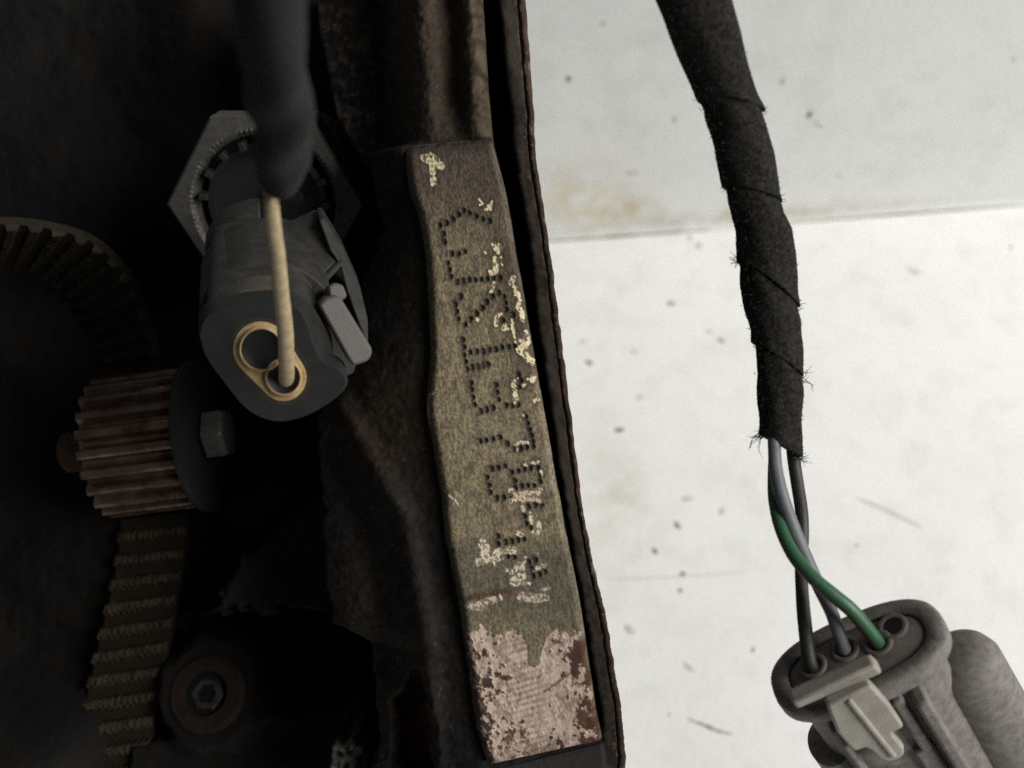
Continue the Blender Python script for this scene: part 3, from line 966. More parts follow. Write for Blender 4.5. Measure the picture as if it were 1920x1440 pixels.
# ------------------------------------------------------------------ threaded sensor with hexagonal nut
sax = nrm((0.02, -0.34, 0.94))
nc = P(498, 384, -24)
sen = root("threaded_sensor", P(498, 384, -40), "dull grey hexagonal sensor nut behind the black plug", "sensor")
hx, hy, ha = frame(sax, (0, 1, 0))
s_mm = (D + 24) / F        # mm per photo pixel at the nut
Rn = 186 * s_mm
Rh = 128 * s_mm
NN = 192
rings = []


def hexr(an, R):
    a = (an + math.pi / 6) % (math.pi / 3) - math.pi / 6
    # regular hexagon, points on the left and right
    b = an % (math.pi / 3)
    return R * math.cos(math.pi / 6) / math.cos(b - math.pi / 6)


for r_, h, hexa in [(1.0, -9, 1), (1.0, -0.6, 1), (0.97, 0.0, 1), (1.13, 0.15, 0), (1.09, 0.2, 0), (1.05, -0.25, 0), (1.02, -0.55, 0), (1.0, -1.2, 0), (0.99, -8.0, 0)]:
    ring_ = []
    for q in range(NN):
        an = 2 * math.pi * q / NN
        if hexa:
            rad = hexr(an, Rn * r_)
        else:
            rad = min(Rh * r_, hexr(an, Rn * 0.95))
            if 1.0 < r_ < 1.12:
                rad *= 1 + 0.012 * math.sin(q * math.pi * 0.92)
                h2 = h + 0.16 * math.sin(q * math.pi * 0.92 + r_ * 60) + 0.16 * (random.random() - 0.5)
                ring_.append(nc + hx * rad * math.cos(an) + hy * rad * math.sin(an) + ha * h2)
                continue
        ring_.append(nc + hx * rad * math.cos(an) + hy * rad * math.sin(an) + ha * h)
    rings.append(np.array(ring_))
v, f = loft(rings, False, True)
obj("hex_nut", v, f, MAT["nut"], sen, smooth=30)
v, f = disc_ring(nc, hx, hy, ha, [(Rn * 0.80, -30), (Rn * 0.80, -9.2)], 48)
obj("sensor_body", v, f, MAT["iron"], sen, smooth=40)
# black socket with ribs inside the nut
R1 = 112 * s_mm
v, f = disc_ring(nc, hx, hy, ha, [(R1, -7), (R1, -2.0), (R1 * 0.9, -1.8), (R1 * 0.88, -4), (0.2, -4)], 64)
sock = obj("socket", v, f, MAT["black"], sen, smooth=35)
for ang in (150, 128, 108, 88, 66, 44, 22, 172, 0):
    a = math.radians(ang)
    d = hx * math.cos(a) + hy * math.sin(a)
    tn = np.cross(ha, d)
    c = nc + d * R1
    fr = [c + tn * 0.55 + d * 1.0 - ha * 2, c + tn * 0.55 - d * 0.5 - ha * 2, c - tn * 0.55 - d * 0.5 - ha * 2, c - tn * 0.55 + d * 1.0 - ha * 2]
    v, f = prism(fr, ha * 3.0)
    obj("socket_rib", v, f, MAT["black"], sock, smooth=0, bevel=0.15)

# ------------------------------------------------------------------ plug on the sensor, with its wire and sleeve
plug = root("wiring_plug", P(505, 690, 0), "dark grey plug with tan wire and dark sleeve, pushed onto the sensor nut", "plug")
fc = P(515, 690, 14)
fn = nrm((0.03, -0.30, 0.95))
pax = nrm(P(512, 690, 14) - P(500, 452, -18))


def trace(pts, p0=fc, n=fn, off=0.0):
    return np.array([on_plane(x, y, p0 + n * off, n) for x, y in pts])


FACE = catmull([(371, 628), (376, 604), (392, 584), (430, 574), (480, 568), (530, 566), (560, 576), (578, 606), (590, 646), (606, 676), (640, 694), (652, 716), (640, 738), (606, 764), (566, 784), (524, 792), (488, 784), (455, 762), (418, 716), (384, 668), (371, 628)], 4)[:-1]
NECK = catmull([(386, 628), (388, 600), (402, 584), (434, 574), (480, 568), (530, 566), (560, 572), (590, 600), (614, 640), (626, 676), (630, 700), (622, 724), (600, 744), (566, 764), (524, 772), (488, 766), (458, 746), (426, 706), (398, 664), (386, 628)], 4)[:-1]
cen = trace([(512, 672)])[0]
fp = trace(FACE)
rings = [cen + (fp - cen) * 0.965 + fn * 0.25, fp - fn * 0.35, fp - pax * 3.2, cen + (fp - cen) * 0.95 - pax * 3.5]
v, f = loft([np.array(r)[::-1] for r in rings], True, True)
hs = obj("housing", v, f, MAT["plastic_face"], plug, smooth=35)
npx = trace(NECK)
v, f = loft([np.array(r)[::-1] for r in [npx - pax * 3.0, npx - pax * 12, cen + (npx - cen) * 0.97 - pax * 27]], True, True)
obj("housing_neck", v, f, MAT["plastic"], hs, smooth=35)
# raised upper shell with a recessed window
cb_ = cen - pax * 6


def arc_shell(z0, z1, a0, a1, grow, thick, n=28, cx=(506, 672), rx=128, ry=108):
    """curved slab over the top of the plug between distances z0, z1 behind the face"""
    c0 = trace([cx])[0]
    sc = (D - c0[2]) / F
    ey = nrm(np.cross(fn, np.array([1.0, 0, 0])))
    ex = nrm(np.cross(ey, fn))
    rings = []
    for z, s in ((z0, 0), (z0, 1), (z1, 1), (z1, 0)):
        ring_ = []
        for a in np.linspace(math.radians(a0), math.radians(a1), n):
            r = 1.0
            rad = (grow + thick * s)
            ring_.append(c0 - pax * z + ex * math.cos(a) * (rx * sc + rad) + ey * math.sin(a) * (ry * sc + rad))
        rings.append(ring_)
    rings = np.array(rings)      # 4 x n x 3
    v = rings.transpose(1, 0, 2).reshape(-1, 3)
    faces = []
    for i in range(n - 1):
        for k_ in range(4):
            k2 = (k_ + 1) % 4
            faces.append([i * 4 + k_, i * 4 + k2, (i + 1) * 4 + k2, (i + 1) * 4 + k_])
    faces.append([3, 2, 1, 0])
    faces.append([(n - 1) * 4 + i for i in range(4)])
    return v, faces


v, f = arc_shell(10.5, 24.5, 20, 184, -0.6, 1.6, rx=122, ry=104)
obj("upper_shell", v, f, MAT["plastic"], plug, smooth=35, bevel=0.25)
v, f = arc_shell(3.4, 7.2, 80, 168, -0.2, 0.9, rx=122, ry=104)
obj("window_sill", v, f, MAT["sill"], plug, smooth=35, bevel=0.2)
v, f = arc_shell(7.3, 10.4, 60, 168, -0.4, 0.5, rx=122, ry=104)
obj("window_slot", v, f, MAT["black"], plug, smooth=35)
v, f = arc_shell(27.5, 33.5, 92, 168, -1.2, 1.8, rx=122, ry=104)
o = obj("collar", v, f, MAT["plastic"], plug, smooth=35, bevel=0.3)
o["label"] = "worn light grey collar strip"

# cream seal: a lip outlining two holes
B1, r1 = (489, 655), 46
B2, r2 = (531, 708), 38


def hull_outline(c1, r1_, c2, r2_, n=64):
    out = []
    c1, c2 = np.array(c1, float), np.array(c2, float)
    for q in range(n):
        a = 2 * math.pi * q / n
        d = np.array([math.cos(a), math.sin(a)])
        # support of the two circles, walked as a hull
        out.append(c1 + d * r1_ if c1 @ d + r1_ > c2 @ d + r2_ else c2 + d * r2_)
    return out


og = hull_outline(B1, r1 + 14, B2, r2 + 14, 72)
v1, f1 = loft([trace(og, off=0.20)[::-1], trace(og, off=0.262)[::-1]], True, True)
obj("seal_groove", v1, f1, MAT["groove"], plug, smooth=40)
seal_parts = []
for off, k_ in [(0, 1)]:
    oo = hull_outline(B1, r1 + 6, B2, r2 + 6, 72)
    om = hull_outline(B1, r1 + 1.5, B2, r2 + 1.5, 72)
    v1, f1 = loft([trace(oo, off=0.26)[::-1], trace(oo, off=0.32)[::-1], trace(om, off=0.42)[::-1]], True, True)
o = obj("seal", v1, f1, MAT["seal"], plug, smooth=40)
hm = material("hole_black", (0.006, 0.006, 0.006), 0.5)


def hole(c, ry_, par, name="pin_hole", depth=9.0, lip=7.0):
    n = 40
    ring = lambda r, off: trace([(c[0] + r * math.cos(2 * math.pi * q / n), c[1] + r * math.sin(2 * math.pi * q / n)) for q in range(n)], off=off)[::-1]
    v, f = loft([ring(ry_ + lip, 0.44), ring(ry_ + lip * 0.75, 0.85), ring(ry_ + lip * 0.3, 0.95), ring(ry_, 0.6)], False, False)
    l = obj("hole_lip", v, f, MAT["seal"], par, smooth=60)
    v, f = loft([ring(ry_ + 0.8, 0.62), ring(ry_ * 0.97, 0.50)], False, True)
    obj(name, v, f, hm, par, smooth=60)


hole(B1, 37, o)
hole(B2, 30, o)

# latch: channel, shroud, grey tab
def slab(pts, p0, n, back, mat, name, par=plug, bevel=0.25):
    fr = [on_plane(x, y, p0, n) for x, y in pts]
    v, f = prism(fr[::-1], back)
    return obj(name, v, f, mat, par, smooth=35, bevel=bevel)


pt = P(640, 600, 13)
tn_ = nrm((0.30, 0.0, 0.95))
slab([(556, 566), (604, 520), (650, 540), (684, 630), (664, 700), (640, 712), (600, 700)], P(620, 620, -3), nrm((0.2, 0.1, 0.97)), -pax * 6, MAT["black"], "latch_channel")
tab = slab([(597, 572), (612, 558), (632, 553), (641, 561), (697, 652), (699, 664), (690, 678), (664, 687), (655, 677)], pt, tn_, -tn_ * 2.4 - pax * 1.0, MAT["tab"], "lock_tab", bevel=0.4)
slab([(615, 536), (628, 529), (644, 534), (652, 556), (636, 568), (618, 560)], pt - tn_ * 1.0, tn_, -tn_ * 4.0, MAT["tab"], "tab_head", tab, 0.35)
slab([(579, 612), (604, 602), (622, 630), (596, 637)], pt - tn_ * 2.0, tn_, -tn_ * 2.0, MAT["tab"], "tab_foot", tab, 0.25)
slab([(566, 556), (596, 534), (620, 562), (606, 604), (590, 606)], pt - tn_ * 6.0, tn_, -tn_ * 3.0, MAT["plastic"], "latch_arm")
slab([(548, 572), (556, 556), (604, 522), (640, 486), (646, 494), (612, 532), (566, 568)], P(600, 530, 2), nrm((0.2, 0.1, 0.97)), -pax * 3.5, MAT["plastic"], "latch_edge", bevel=0.3)
shp = P(650, 530, 1)
shn = nrm((0.35, 0.15, 0.92))
slab([(598, 414), (608, 409), (644, 468), (676, 540), (690, 600), (691, 648), (684, 640), (668, 596), (648, 540), (638, 500), (618, 470)], shp, shn, -pax * 5.0 - shn * 1.0, MAT["plastic"], "latch_shroud", bevel=0.4)
slab([(520, 448), (560, 432), (598, 414), (640, 486), (600, 524), (556, 556), (524, 540)], P(580, 480, 1), nrm((0.15, 0.42, 0.89)), -pax * 5, MAT["plastic"], "latch_bridge", bevel=0.6)

# tan wire out of the lower hole
wp = np.array([np.append(P(x, y, w), (D - w) / F * hw) for x, y, w, hw in [(507, 300, 50, 13.5), (508, 360, 47, 14), (513, 420, 43, 14.5), (521, 490, 37, 15), (528, 555, 31, 15.3), (534, 615, 25.5, 15.3), (537, 665, 20.5, 15), (537, 700, 15.5, 15), (535, 722, 11, 15)]])
wpc = catmull(wp, 8)
wpc[:, 0] += 0.03 * np.sin(np.arange(len(wpc)) * 0.35)
v, f = tube(wpc[:, :3], wpc[:, 3], 20)
wire = obj("wire", v, f, MAT["tan"], plug, smooth=60)
wire["label"] = "tan wire entering the lower hole of the plug"
# woven sleeve, slack and folded, close to the lens
sl = np.array([np.append(P(x, y, w), (D - w) / F * hw) for x, y, w, hw in [(498, -130, 92, 74), (505, 0, 86, 68), (512, 90, 80, 64), (520, 160, 74, 60), (527, 215, 68, 57), (527, 270, 62, 53), (528, 310, 56, 48), (525, 334, 53, 40), (518, 352, 51, 24)]])
slc = catmull(sl, 14)
n_s = 56
rings = []
tg = np.gradient(slc[:, :3], axis=0)
tg /= np.linalg.norm(tg, axis=1)[:, None]
xx = nrm(np.cross(tg[0], [0, 0, 1]))
for i in range(len(slc)):
    xx = nrm(xx - tg[i] * (xx @ tg[i]))
    yy = np.cross(tg[i], xx)
    ring_ = []
    s_ = i / (len(slc) - 1)
    for q in range(n_s):
        a = 2 * math.pi * q / n_s
        r = slc[i, 3] * (1 + 0.05 * math.sin(3 * a + 9 * s_) + 0.12 * math.sin(2 * a - 26 * s_ + 1.0) * math.exp(-((s_ - 0.5) / 0.22) ** 2) + 0.02 * (random.random() - 0.5))
        ring_.append(slc[i, :3] + r * (math.cos(a) * xx + math.sin(a) * yy))
    rings.append(np.array(ring_))
v, f = loft(rings, False, False)
slv = obj("woven_sleeve", v, f, MAT["sleeve"], plug, smooth=180)
slv["label"] = "dark woven sleeve around the tan wire"


def hairs(tips, name, parent, mat, rad_px=0.8):
    parts = []
    for (x, y, w, dx, dy, n, ln) in tips:
        for _ in range(n):
            a = math.atan2(dy, dx) + random.gauss(0, 0.55)
            L_ = ln * random.uniform(0.35, 1.0)
            x0, y0 = x + random.gauss(0, 2.5), y + random.gauss(0, 5)
            pts = []
            cx, cy, aa = x0 - math.cos(a) * 4, y0 - math.sin(a) * 4, a
            cw = w + random.gauss(0, 0.4)
            for s in range(6):
                pts.append(P(cx, cy, cw))
                cx += math.cos(aa) * L_ / 5
                cy += math.sin(aa) * L_ / 5
                aa += random.gauss(0, 0.35)
                cw += random.gauss(0, 0.15)
            c = catmull(pts, 3)
            parts.append(tube(c, np.linspace(rad_px, rad_px * 0.4, len(c)) * (D - w) / F, 4))
    v, f = join(parts)
    return obj(name, v, f, mat, parent, smooth=60)


hairs([(500 + 7 * k_, 366 + 4 * math.sin(k_ * 2.1), 52, 0.1 * (k_ - 3), 1, 5, 24) for k_ in range(-2, 10)], "frayed_threads", slv, MAT["sleeve"], 0.9)

# ------------------------------------------------------------------ toothed pulley
pul = root("toothed_pulley", P(240, 828, -60), "rusty brown toothed pulley with flange disc and grey bolt head", "pulley")
ga = nrm((0.985, 0.125, 0.07))
gx, gy, _ = frame(ga, (0, 1, 0))
gc0 = P(283, 829, -44)
gs = (D + 44) / F
Rg = 130 * gs
HL = 86 * gs / 0.985
nt_ = 22
rings = []
for z in np.linspace(-HL, HL, 9):
    ring_ = []
    for q in range(nt_):
        for (fr, r) in ((0.0, 1.0), (0.12, 1.02), (0.30, 1.02), (0.42, 1.0), (0.52, 0.90), (0.62, 0.875), (0.80, 0.875), (0.92, 0.90)):
            a = 2 * math.pi * (q + fr) / nt_
            rr_ = Rg * r * (1 + 0.004 * (random.random() - 0.5))
            ring_.append(gc0 + ga * z + rr_ * (gx * math.cos(a) + gy * math.sin(a)))
    rings.append(np.array(ring_))
v, f = loft(rings)
obj("toothed_wheel", v, f, MAT["gear"], pul, smooth=30, bevel=0)
v, f = disc_ring(gc0 + ga * HL, gx, gy, ga, [(Rg * 1.07, 0.02), (Rg * 1.09, 0.4), (Rg * 1.09, 1.2), (Rg * 1.1, 1.6), (Rg * 0.2, 1.6)], 72)
fd = obj("flange_disc", v, f, MAT["black"], pul, smooth=35)
v, f = disc_ring(gc0 + ga * (HL + 1.6), gx, gy, ga, [(2.5, 0), (2.5, 0.6), (4.9, 0.6), (4.9, 4.0), (4.4, 4.8), (0.2, 4.8)], 6)
obj("bolt_head", v, f, MAT["bolt"], pul, smooth=0, bevel=0.3)
v, f = disc_ring(gc0 - ga * HL, gx, gy, ga, [(3.8, 0.0), (3.8, -7.5), (3.0, -8.2), (0.2, -8.2)][::-1], 32)
obj("shaft_end", v, f, MAT["shaft"], pul, smooth=35)

# ------------------------------------------------------------------ timing belt
belt = root("timing_belt", P(240, 1200, -62), "oily brown toothed timing belt hanging behind the pulley", "timing belt")


def strand(out_e, in_e, n_teeth, thick, name, tooth_h, tooth_w, t0=0.02, t1=0.99, flip=1, tmat="tooth"):
    oc, ic = catmull(out_e, 16), catmull(in_e, 16)
    oc = np.array([P(*p) for p in oc])
    ic = np.array([P(*p) for p in ic])
    n = len(oc)
    t = np.gradient((oc + ic) / 2, axis=0)
    nrmv = np.cross(t, oc - ic)
    nrmv /= np.linalg.norm(nrmv, axis=1)[:, None]
    nrmv *= np.sign(nrmv[:, 2] + 1e-6)[:, None] if flip == 1 else 1
    rings = []
    for i in range(n):
        rings.append(np.array([oc[i], ic[i], ic[i] - nrmv[i] * thick, oc[i] - nrmv[i] * thick]))
    v, f = loft(rings)
    st = obj(name, v, f, MAT["belt"], belt, smooth=35)
    ln = np.concatenate([[0], np.cumsum(np.linalg.norm(np.diff((oc + ic) / 2, axis=0), axis=1))])
    for k_ in range(n_teeth):
        s = ln[-1] * (t0 + (t1 - t0) * (k_ + 0.5) / n_teeth)

        def at(arr, s_):
            return np.array([np.interp(s_, ln, arr[:, c]) for c in range(3)])
        rg = []
        for e in np.linspace(0.0, 1.0, 49):
            pts = []
            for ds, h in ((-tooth_w, -0.1), (-tooth_w * 0.55, tooth_h), (tooth_w * 0.55, tooth_h), (tooth_w, -0.1)):
                wob_ = 0.50 * math.sin(e * 75 + ds * 2.2) + random.gauss(0, 0.12)
                o_, i_, n_ = at(oc, s + ds + wob_ * 0.5), at(ic, s + ds + wob_ * 0.5), at(nrmv, s + ds)
                pts.append(o_ * (1 - e) + i_ * e + n_ * (h + (wob_ * 0.5 if h > 0 else 0)))
            rg.append(np.array(pts))
        v, f = loft(rg)
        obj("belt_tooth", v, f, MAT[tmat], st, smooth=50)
    return st


strand([(352, 960, -54), (349, 1000, -54), (338, 1080, -53), (322, 1170, -51), (302, 1280, -49), (284, 1380, -47), (262, 1520, -45)],
       [(226, 975, -56), (226, 1012, -56), (212, 1096, -55), (190, 1190, -53), (165, 1300, -51), (146, 1400, -49), (120, 1540, -47)],
       12, 1.4, "lower_strand", 1.3, 1.25)
strand([(298, 720, -52), (288, 650, -50), (270, 590, -47), (244, 530, -44), (208, 482, -41), (160, 448, -38), (90, 428, -35), (10, 420, -32), (-90, 424, -29)],
       [(200, 730, -58), (192, 668, -58), (180, 622, -58), (158, 580, -57), (128, 545, -55), (90, 518, -52), (44, 500, -49), (-10, 494, -46), (-90, 496, -43)],
       14, 1.4, "upper_strand", 1.2, 0.95, tmat="tooth_shaded")

# ------------------------------------------------------------------ taped harness on the right
har = root("wiring_harness", P(1600, 1300, 10), "black cloth-taped cable with three wires ending in a dusty grey connector", "wiring harness")
PROF = np.array([(-120, 1184, 1325), (-40, 1214, 1352), (0, 1233, 1369), (60, 1256, 1386), (120, 1281, 1400), (185, 1308, 1419), (205, 1321, 1428), (260, 1336, 1441), (345, 1357, 1459), (362, 1362, 1460),
                 (400, 1375, 1468), (430, 1381, 1483), (480, 1385, 1491), (540, 1391, 1493), (580, 1397, 1496), (620, 1410, 1500), (660, 1417, 1502), (700, 1422, 1504), (760, 1424, 1503), (810, 1427, 1502), (860, 1434, 1500), (900, 1436, 1500)], float)


def wz(y):
    return np.interp(y, [-120, 200, 500, 860, 1230], [38, 24, 14, 12, 20])


SEAMS = [(-110, -90), (184, 208), (349, 378), (487, 576), (641, 706), (816, 856)]
for i in range(5):
    (l0, r0), (l1, r1_) = SEAMS[i], SEAMS[i + 1]
    nr_ = 120
    ns_ = 150
    kk, qq = np.meshgrid(np.arange(nr_ + 2), np.arange(ns_), indexing="ij")
    lump = fbm(kk * 0.045 + 9 * i, np.abs(qq - ns_ / 2) * 0.05, 40 + i, 4) - 0.5
    rings = []
    for k_ in range(nr_ + 2):
        e = k_ / nr_
        ring_ = []
        ov = 14 if i else 0
        for q in range(ns_):
            a = 2 * math.pi * q / ns_
            mixr = (1 + math.cos(a)) / 2
            ya = (l0 - ov) + (r0 - l0) * mixr
            yb = l1 + (r1_ - l1) * mixr
            ee = min(e, 1.0)
            y = ya + (yb - ya) * ee
            xl, xr = np.interp(y, PROF[:, 0], PROF[:, 1]), np.interp(y, PROF[:, 0], PROF[:, 2])
            xc, hw = (xl + xr) / 2, (xr - xl) / 2
            grow = -3.2 + 4.6 * sstep(0.0, 0.35, ee) + 1.8 * sstep(0.86, 1.0, ee)
            if e > 1.0:
                grow -= 6.5
            grow += 1.3 * math.sin(5 * a + 3 * i + 7 * ee) * 0.7 + 1.0 * math.sin(3 * a - 11 * ee + i) + random.gauss(0, 0.25)
            grow += 1.0 * math.sin(ee * (l1 - l0 + 14) / 8.0 * 2 * math.pi + 1.5 * math.cos(a)) * math.sin(a * hw / 8.0 * 2 * math.pi)
            grow += 2.6 * float(lump[k_, q])
            w = float(wz(y))
            sc = (D - w) / F
            r = hw + grow
            ring_.append(P(xc, y, w) + np.array([r * sc * math.cos(a), 0, r * sc * 0.92 * math.sin(a)]))
        rings.append(np.array(ring_))
    v, f = loft([r[::-1] for r in rings], i == 0, True)
    tw = obj("tape_turn", v, f, MAT["tape"], har, smooth=70)
    tips = []
    yl, yr = l1, r1_
    xl, xr = np.interp(yl, PROF[:, 0], PROF[:, 1]), np.interp(yr, PROF[:, 0], PROF[:, 2])
    strong = [(3, 5, 10, 26), (4, 5, 14, 18), (13, 9, 26, 20), (6, 8, 10, 36), (12, 14, 48, 26)][i]
    tips.append((xl, yl, float(wz(yl)) + 0.3, -1, 0.15, strong[0], strong[2]))
    tips.append((xr, yr, float(wz(yr)) + 0.3, 1, 0.1, strong[1], strong[3]))
    # loose nap along the seam across the front
    for e in np.linspace(0.15, 0.9, 6):
        tips.append((xl + (xr - xl) * e, yl + (yr - yl) * e, float(wz(yl)) + 3.4, 0.3, 1, 2, 9))
    # short nap standing off the cloth all over
    for _ in range(170):
        e, a = random.random(), random.choice([random.uniform(-0.5, 0.5), random.uniform(math.pi - 0.5, math.pi + 0.5), random.uniform(0.3, 2.8)])
        y = l0 + (l1 - l0) * e + ((r0 - l0) * (1 - e) + (r1_ - l1) * e) * (1 + math.cos(a)) / 2
        pl, pr = np.interp(y, PROF[:, 0], PROF[:, 1]), np.interp(y, PROF[:, 0], PROF[:, 2])
        hw = (pr - pl) / 2
        tips.append(((pl + pr) / 2 + hw * math.cos(a), y, float(wz(y)) + hw * 0.08 * 0.92 * math.sin(a) + 0.2, math.cos(a) + random.gauss(0, 0.5), random.gauss(0, 0.7), 1, 9))
    hairs(tips, "loose_threads", tw, MAT["thread"], 0.75)


def px_tube(pts, name, mat, parent, sides=18, stripe=None):
    c = catmull(np.array([np.append(P(x, y, w), (D - w) / F * hw) for x, y, w, hw in pts]), 10)
    v, f = tube(c[:, :3], c[:, 3], sides)
    fm_ = None
    mats = None
    if stripe is not None:
        fm_ = [1 if (k_ % sides) in stripe else 0 for k_ in range(len(f) - 2)] + [0, 0]
        mats = [mat, MAT["w_brown"]]
    return obj(name, v, f, mat, parent, smooth=60, mats=mats, fmat=fm_)


cA = nrm((0.50, -0.65, -0.57))      # connector frame: B along the wide side, C towards the viewer, A down into the body
cB = np.array((0.885, 0.425, 0.20))
cB = nrm(cB - cA * (cB @ cA))
cC = nrm(np.cross(cA, cB))
c0 = P(1603, 1226, 20)
HOLES = ((-5.9, -1.2), (-1.0, -1.5), (3.3, -0.3), (6.0, -1.7))


def L3d(b, c, a):
    return c0 + cB * b + cC * c + cA * a


def into(b, a, hw):
    """a point of a wire above (a < 0) or inside (a > 0) the hole at b, as photo position, depth and half width"""
    p = L3d(b[0], b[1], a)
    d = D - p[2]
    return (960 + p[0] * F / d, 720 - p[1] * F / d, p[2], hw)


w1 = px_tube([(1451, 800, 13, 11.7), (1452, 840, 14, 12.2), (1455, 880, 15, 12.6), (1466, 930, 16, 13.5), (1487, 990, 16.5, 13.5), (1512, 1048, 16.5, 13.1), (1538, 1105, 17.5, 12.6), (1560, 1150, 19.5, 12.6), into(HOLES[1], -0.5, 12.6), into(HOLES[1], 1.2, 12.6)],
             "wire", MAT["w_grey"], har)
w1["label"] = "blue-grey wire"
w2 = px_tube([(1456, 800, 10.5, 10.8), (1452, 850, 11.5, 10.8), (1450, 900, 12.5, 10.8), (1452, 940, 14, 11.2), (1464, 990, 17, 12.2), (1489, 1042, 19.5, 13.1), (1525, 1084, 21.5, 13.5), (1565, 1118, 22.5, 14.0), (1600, 1148, 22.5, 14.0), into(HOLES[2], -0.4, 14.0), into(HOLES[2], 1.2, 13.5)],
             "wire", MAT["w_green"], har, stripe=(0, 1, 17))
w2["label"] = "green wire with brown stripe"
w3 = px_tube([(1484, 800, 11, 11.7), (1487, 850, 11, 12.2), (1494, 900, 11, 12.2), (1503, 960, 10.5, 12.2), (1505, 1010, 11, 11.7), (1502, 1060, 12, 11.7), (1504, 1110, 14, 12.2), (1508, 1160, 16, 13.1), into(HOLES[0], -0.8, 13.5), into(HOLES[0], 1.2, 13.5)],
             "wire", MAT["w_black"], har)
w3["label"] = "black wire"

def stadium(hb, hc, n=48, a=0.0, cb0=0.0, cc0=0.0, p=2.6):
    out = []
    for q in range(n):
        th = 2 * math.pi * q / n
        x = math.copysign(abs(math.cos(th)) ** (2 / p), math.cos(th)) * hb
        y = math.copysign(abs(math.sin(th)) ** (2 / p), math.sin(th)) * hc
        out.append(L3d(cb0 + x, cc0 + y, a))
    return np.array(out)


HB, HC = 12.3, 6.6
rings = [stadium(9.6, 4.2, a=1.6), stadium(9.7, 4.3, a=0.3), stadium(10.2, 4.7, a=0.0), stadium(HB - 0.7, HC - 0.7, a=0.0), stadium(HB - 0.15, HC - 0.15, a=0.45), stadium(HB, HC, a=1.2), stadium(HB, HC, a=2.6), stadium(HB - 0.3, HC - 0.3, a=3.2), stadium(HB - 1.4, HC - 1.2, a=3.5)]
v, f = loft([r for r in rings], True, True)
flo = obj("flange", v, f, MAT["conn"], har, smooth=40)
flo["label"] = "oval flange of the grey connector"
rings = [stadium(9.5, 4.1, a=0.6), stadium(9.0, 3.6, a=0.30), stadium(0.4, 0.2, a=0.25)]
v, f = loft(rings[::-1], True, True)
seal = obj("seal", v, f, MAT["rubber"], flo, smooth=40)
for b, hc_ in HOLES:
    n = 28
    rg = []
    for r, a in ((2.1, 0.32), (2.0, 0.05), (1.75, -0.05), (1.35, 0.05), (1.3, 0.45)):
        rg.append(np.array([L3d(b + r * math.cos(2 * math.pi * q / n), hc_ + r * math.sin(2 * math.pi * q / n), a) for q in range(n)]))
    v, f = loft(rg, False, False)
    obj("hole_lip", v, f, MAT["rubber"], seal, smooth=60)
    v, f = loft([np.array([L3d(b + 1.33 * math.cos(2 * math.pi * q / n), hc_ + 1.33 * math.sin(2 * math.pi * q / n), a) for q in range(n)]) for a in (0.16, 0.24)], True, True)
    obj("pin_hole", v, f, hm, seal, smooth=60)
# body
rings = [stadium(10.2, 5.0, a=3.3), stadium(10.2, 5.0, a=10), stadium(10.25, 5.0, a=34), stadium(10.25, 5.0, a=46)]
v, f = loft(rings)
body = obj("connector_body", v, f, MAT["conn"], har, smooth=40)
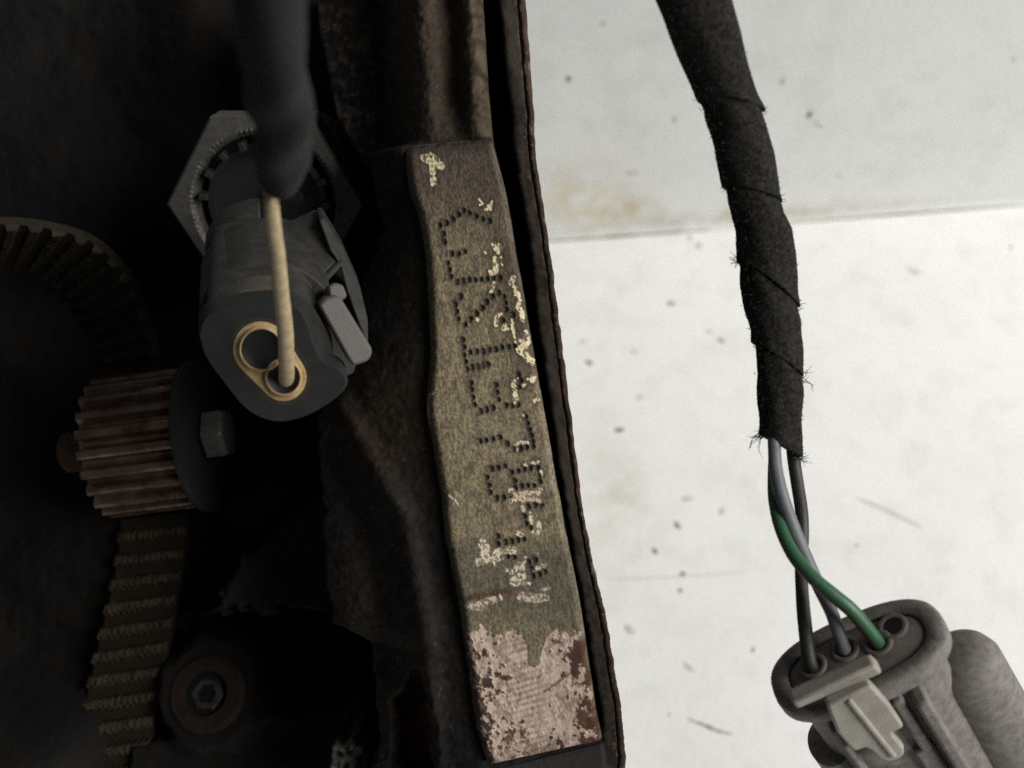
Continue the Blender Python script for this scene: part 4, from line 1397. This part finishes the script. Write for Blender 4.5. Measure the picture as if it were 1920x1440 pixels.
# shoulder bulging to the right, and the collar on the left lower side
rings = [stadium(1.5, 1.5, a=9.2, cb0=11.6, cc0=-0.6, p=2), stadium(3.4, 3.2, a=9.7, cb0=11.6, cc0=-0.6, p=2), stadium(4.8, 4.3, a=10.8, cb0=11.6, cc0=-0.6, p=2), stadium(5.4, 4.8, a=12.6, cb0=11.6, cc0=-0.6, p=2), stadium(6.2, 5.0, a=46, cb0=11.6, cc0=-0.6, p=2)]
v, f = loft(rings)
obj("side_shoulder", v, f, MAT["conn"], har, smooth=45)
rings = [stadium(2.0, 2.6, a=15.5, cb0=-10.0, cc0=0, p=2), stadium(3.0, 4.0, a=16.2, cb0=-10.0, cc0=0, p=2), stadium(3.2, 4.2, a=46, cb0=-10.0, cc0=0, p=2)]
v, f = loft(rings)
obj("side_bulge", v, f, MAT["conn"], har, smooth=45)


def rib(b0, b1, c0_, c1_, a0_, a1_, mat=MAT["conn"], name="rib", bevel=0.5, par=None, skew=0.0):
    fr = [L3d(b0, c1_, a0_), L3d(b1, c1_, a0_), L3d(b1 + skew, c1_, a1_), L3d(b0 + skew, c1_, a1_)]
    v, f = prism(fr, cC * (c0_ - c1_))
    return obj(name, v, f, mat, par or har, smooth=30, bevel=bevel)


rib(4.0, 5.9, 3.0, 7.6, 5.0, 40)
rib(1.3, 3.0, 3.0, 6.3, 4.6, 18)
rib(-7.6, -6.5, 3.0, 6.2, 5.0, 40)
rib(0.2, 3.2, 3.0, 6.0, 17.5, 40, name="rear_step")
# dusty beige lock clip: cross bar and a notched tongue
v, f = prism([L3d(-9.4, 6.2, -4.6), L3d(2.3, 6.4, -4.9), L3d(2.6, 6.4, -2.7), L3d(-9.4, 6.2, -2.6)], -cC * 2.2)
clip = obj("lock_clip", v, f, MAT["clip"], har, smooth=30, bevel=0.45)
clip["label"] = "pale beige T-shaped lock clip on the grey connector"
tpoly = [(-5.6, -2.9), (0.6, -2.9), (1.2, 2.0), (1.3, 8.4), (-0.4, 8.6), (-0.5, 9.4), (-0.2, 13.0), (-0.7, 14.4), (-1.9, 15.0), (-3.2, 14.6), (-3.9, 13.2), (-4.2, 10.4), (-4.6, 9.4), (-6.2, 9.2), (-6.6, 4.0)]
v, f = prism([L3d(b, 7.5, a) for b, a in tpoly], -cC * 1.6)
obj("tongue", v, f, MAT["clip"], clip, smooth=30, bevel=0.4)
v, f = prism([L3d(-3.2, 7.95, -2.4), L3d(-2.4, 7.95, -2.4), L3d(-1.6, 7.95, 13.6), L3d(-2.4, 7.95, 13.6)], -cC * 0.7)
obj("tongue_ridge", v, f, MAT["clip"], clip, smooth=30, bevel=0.3)
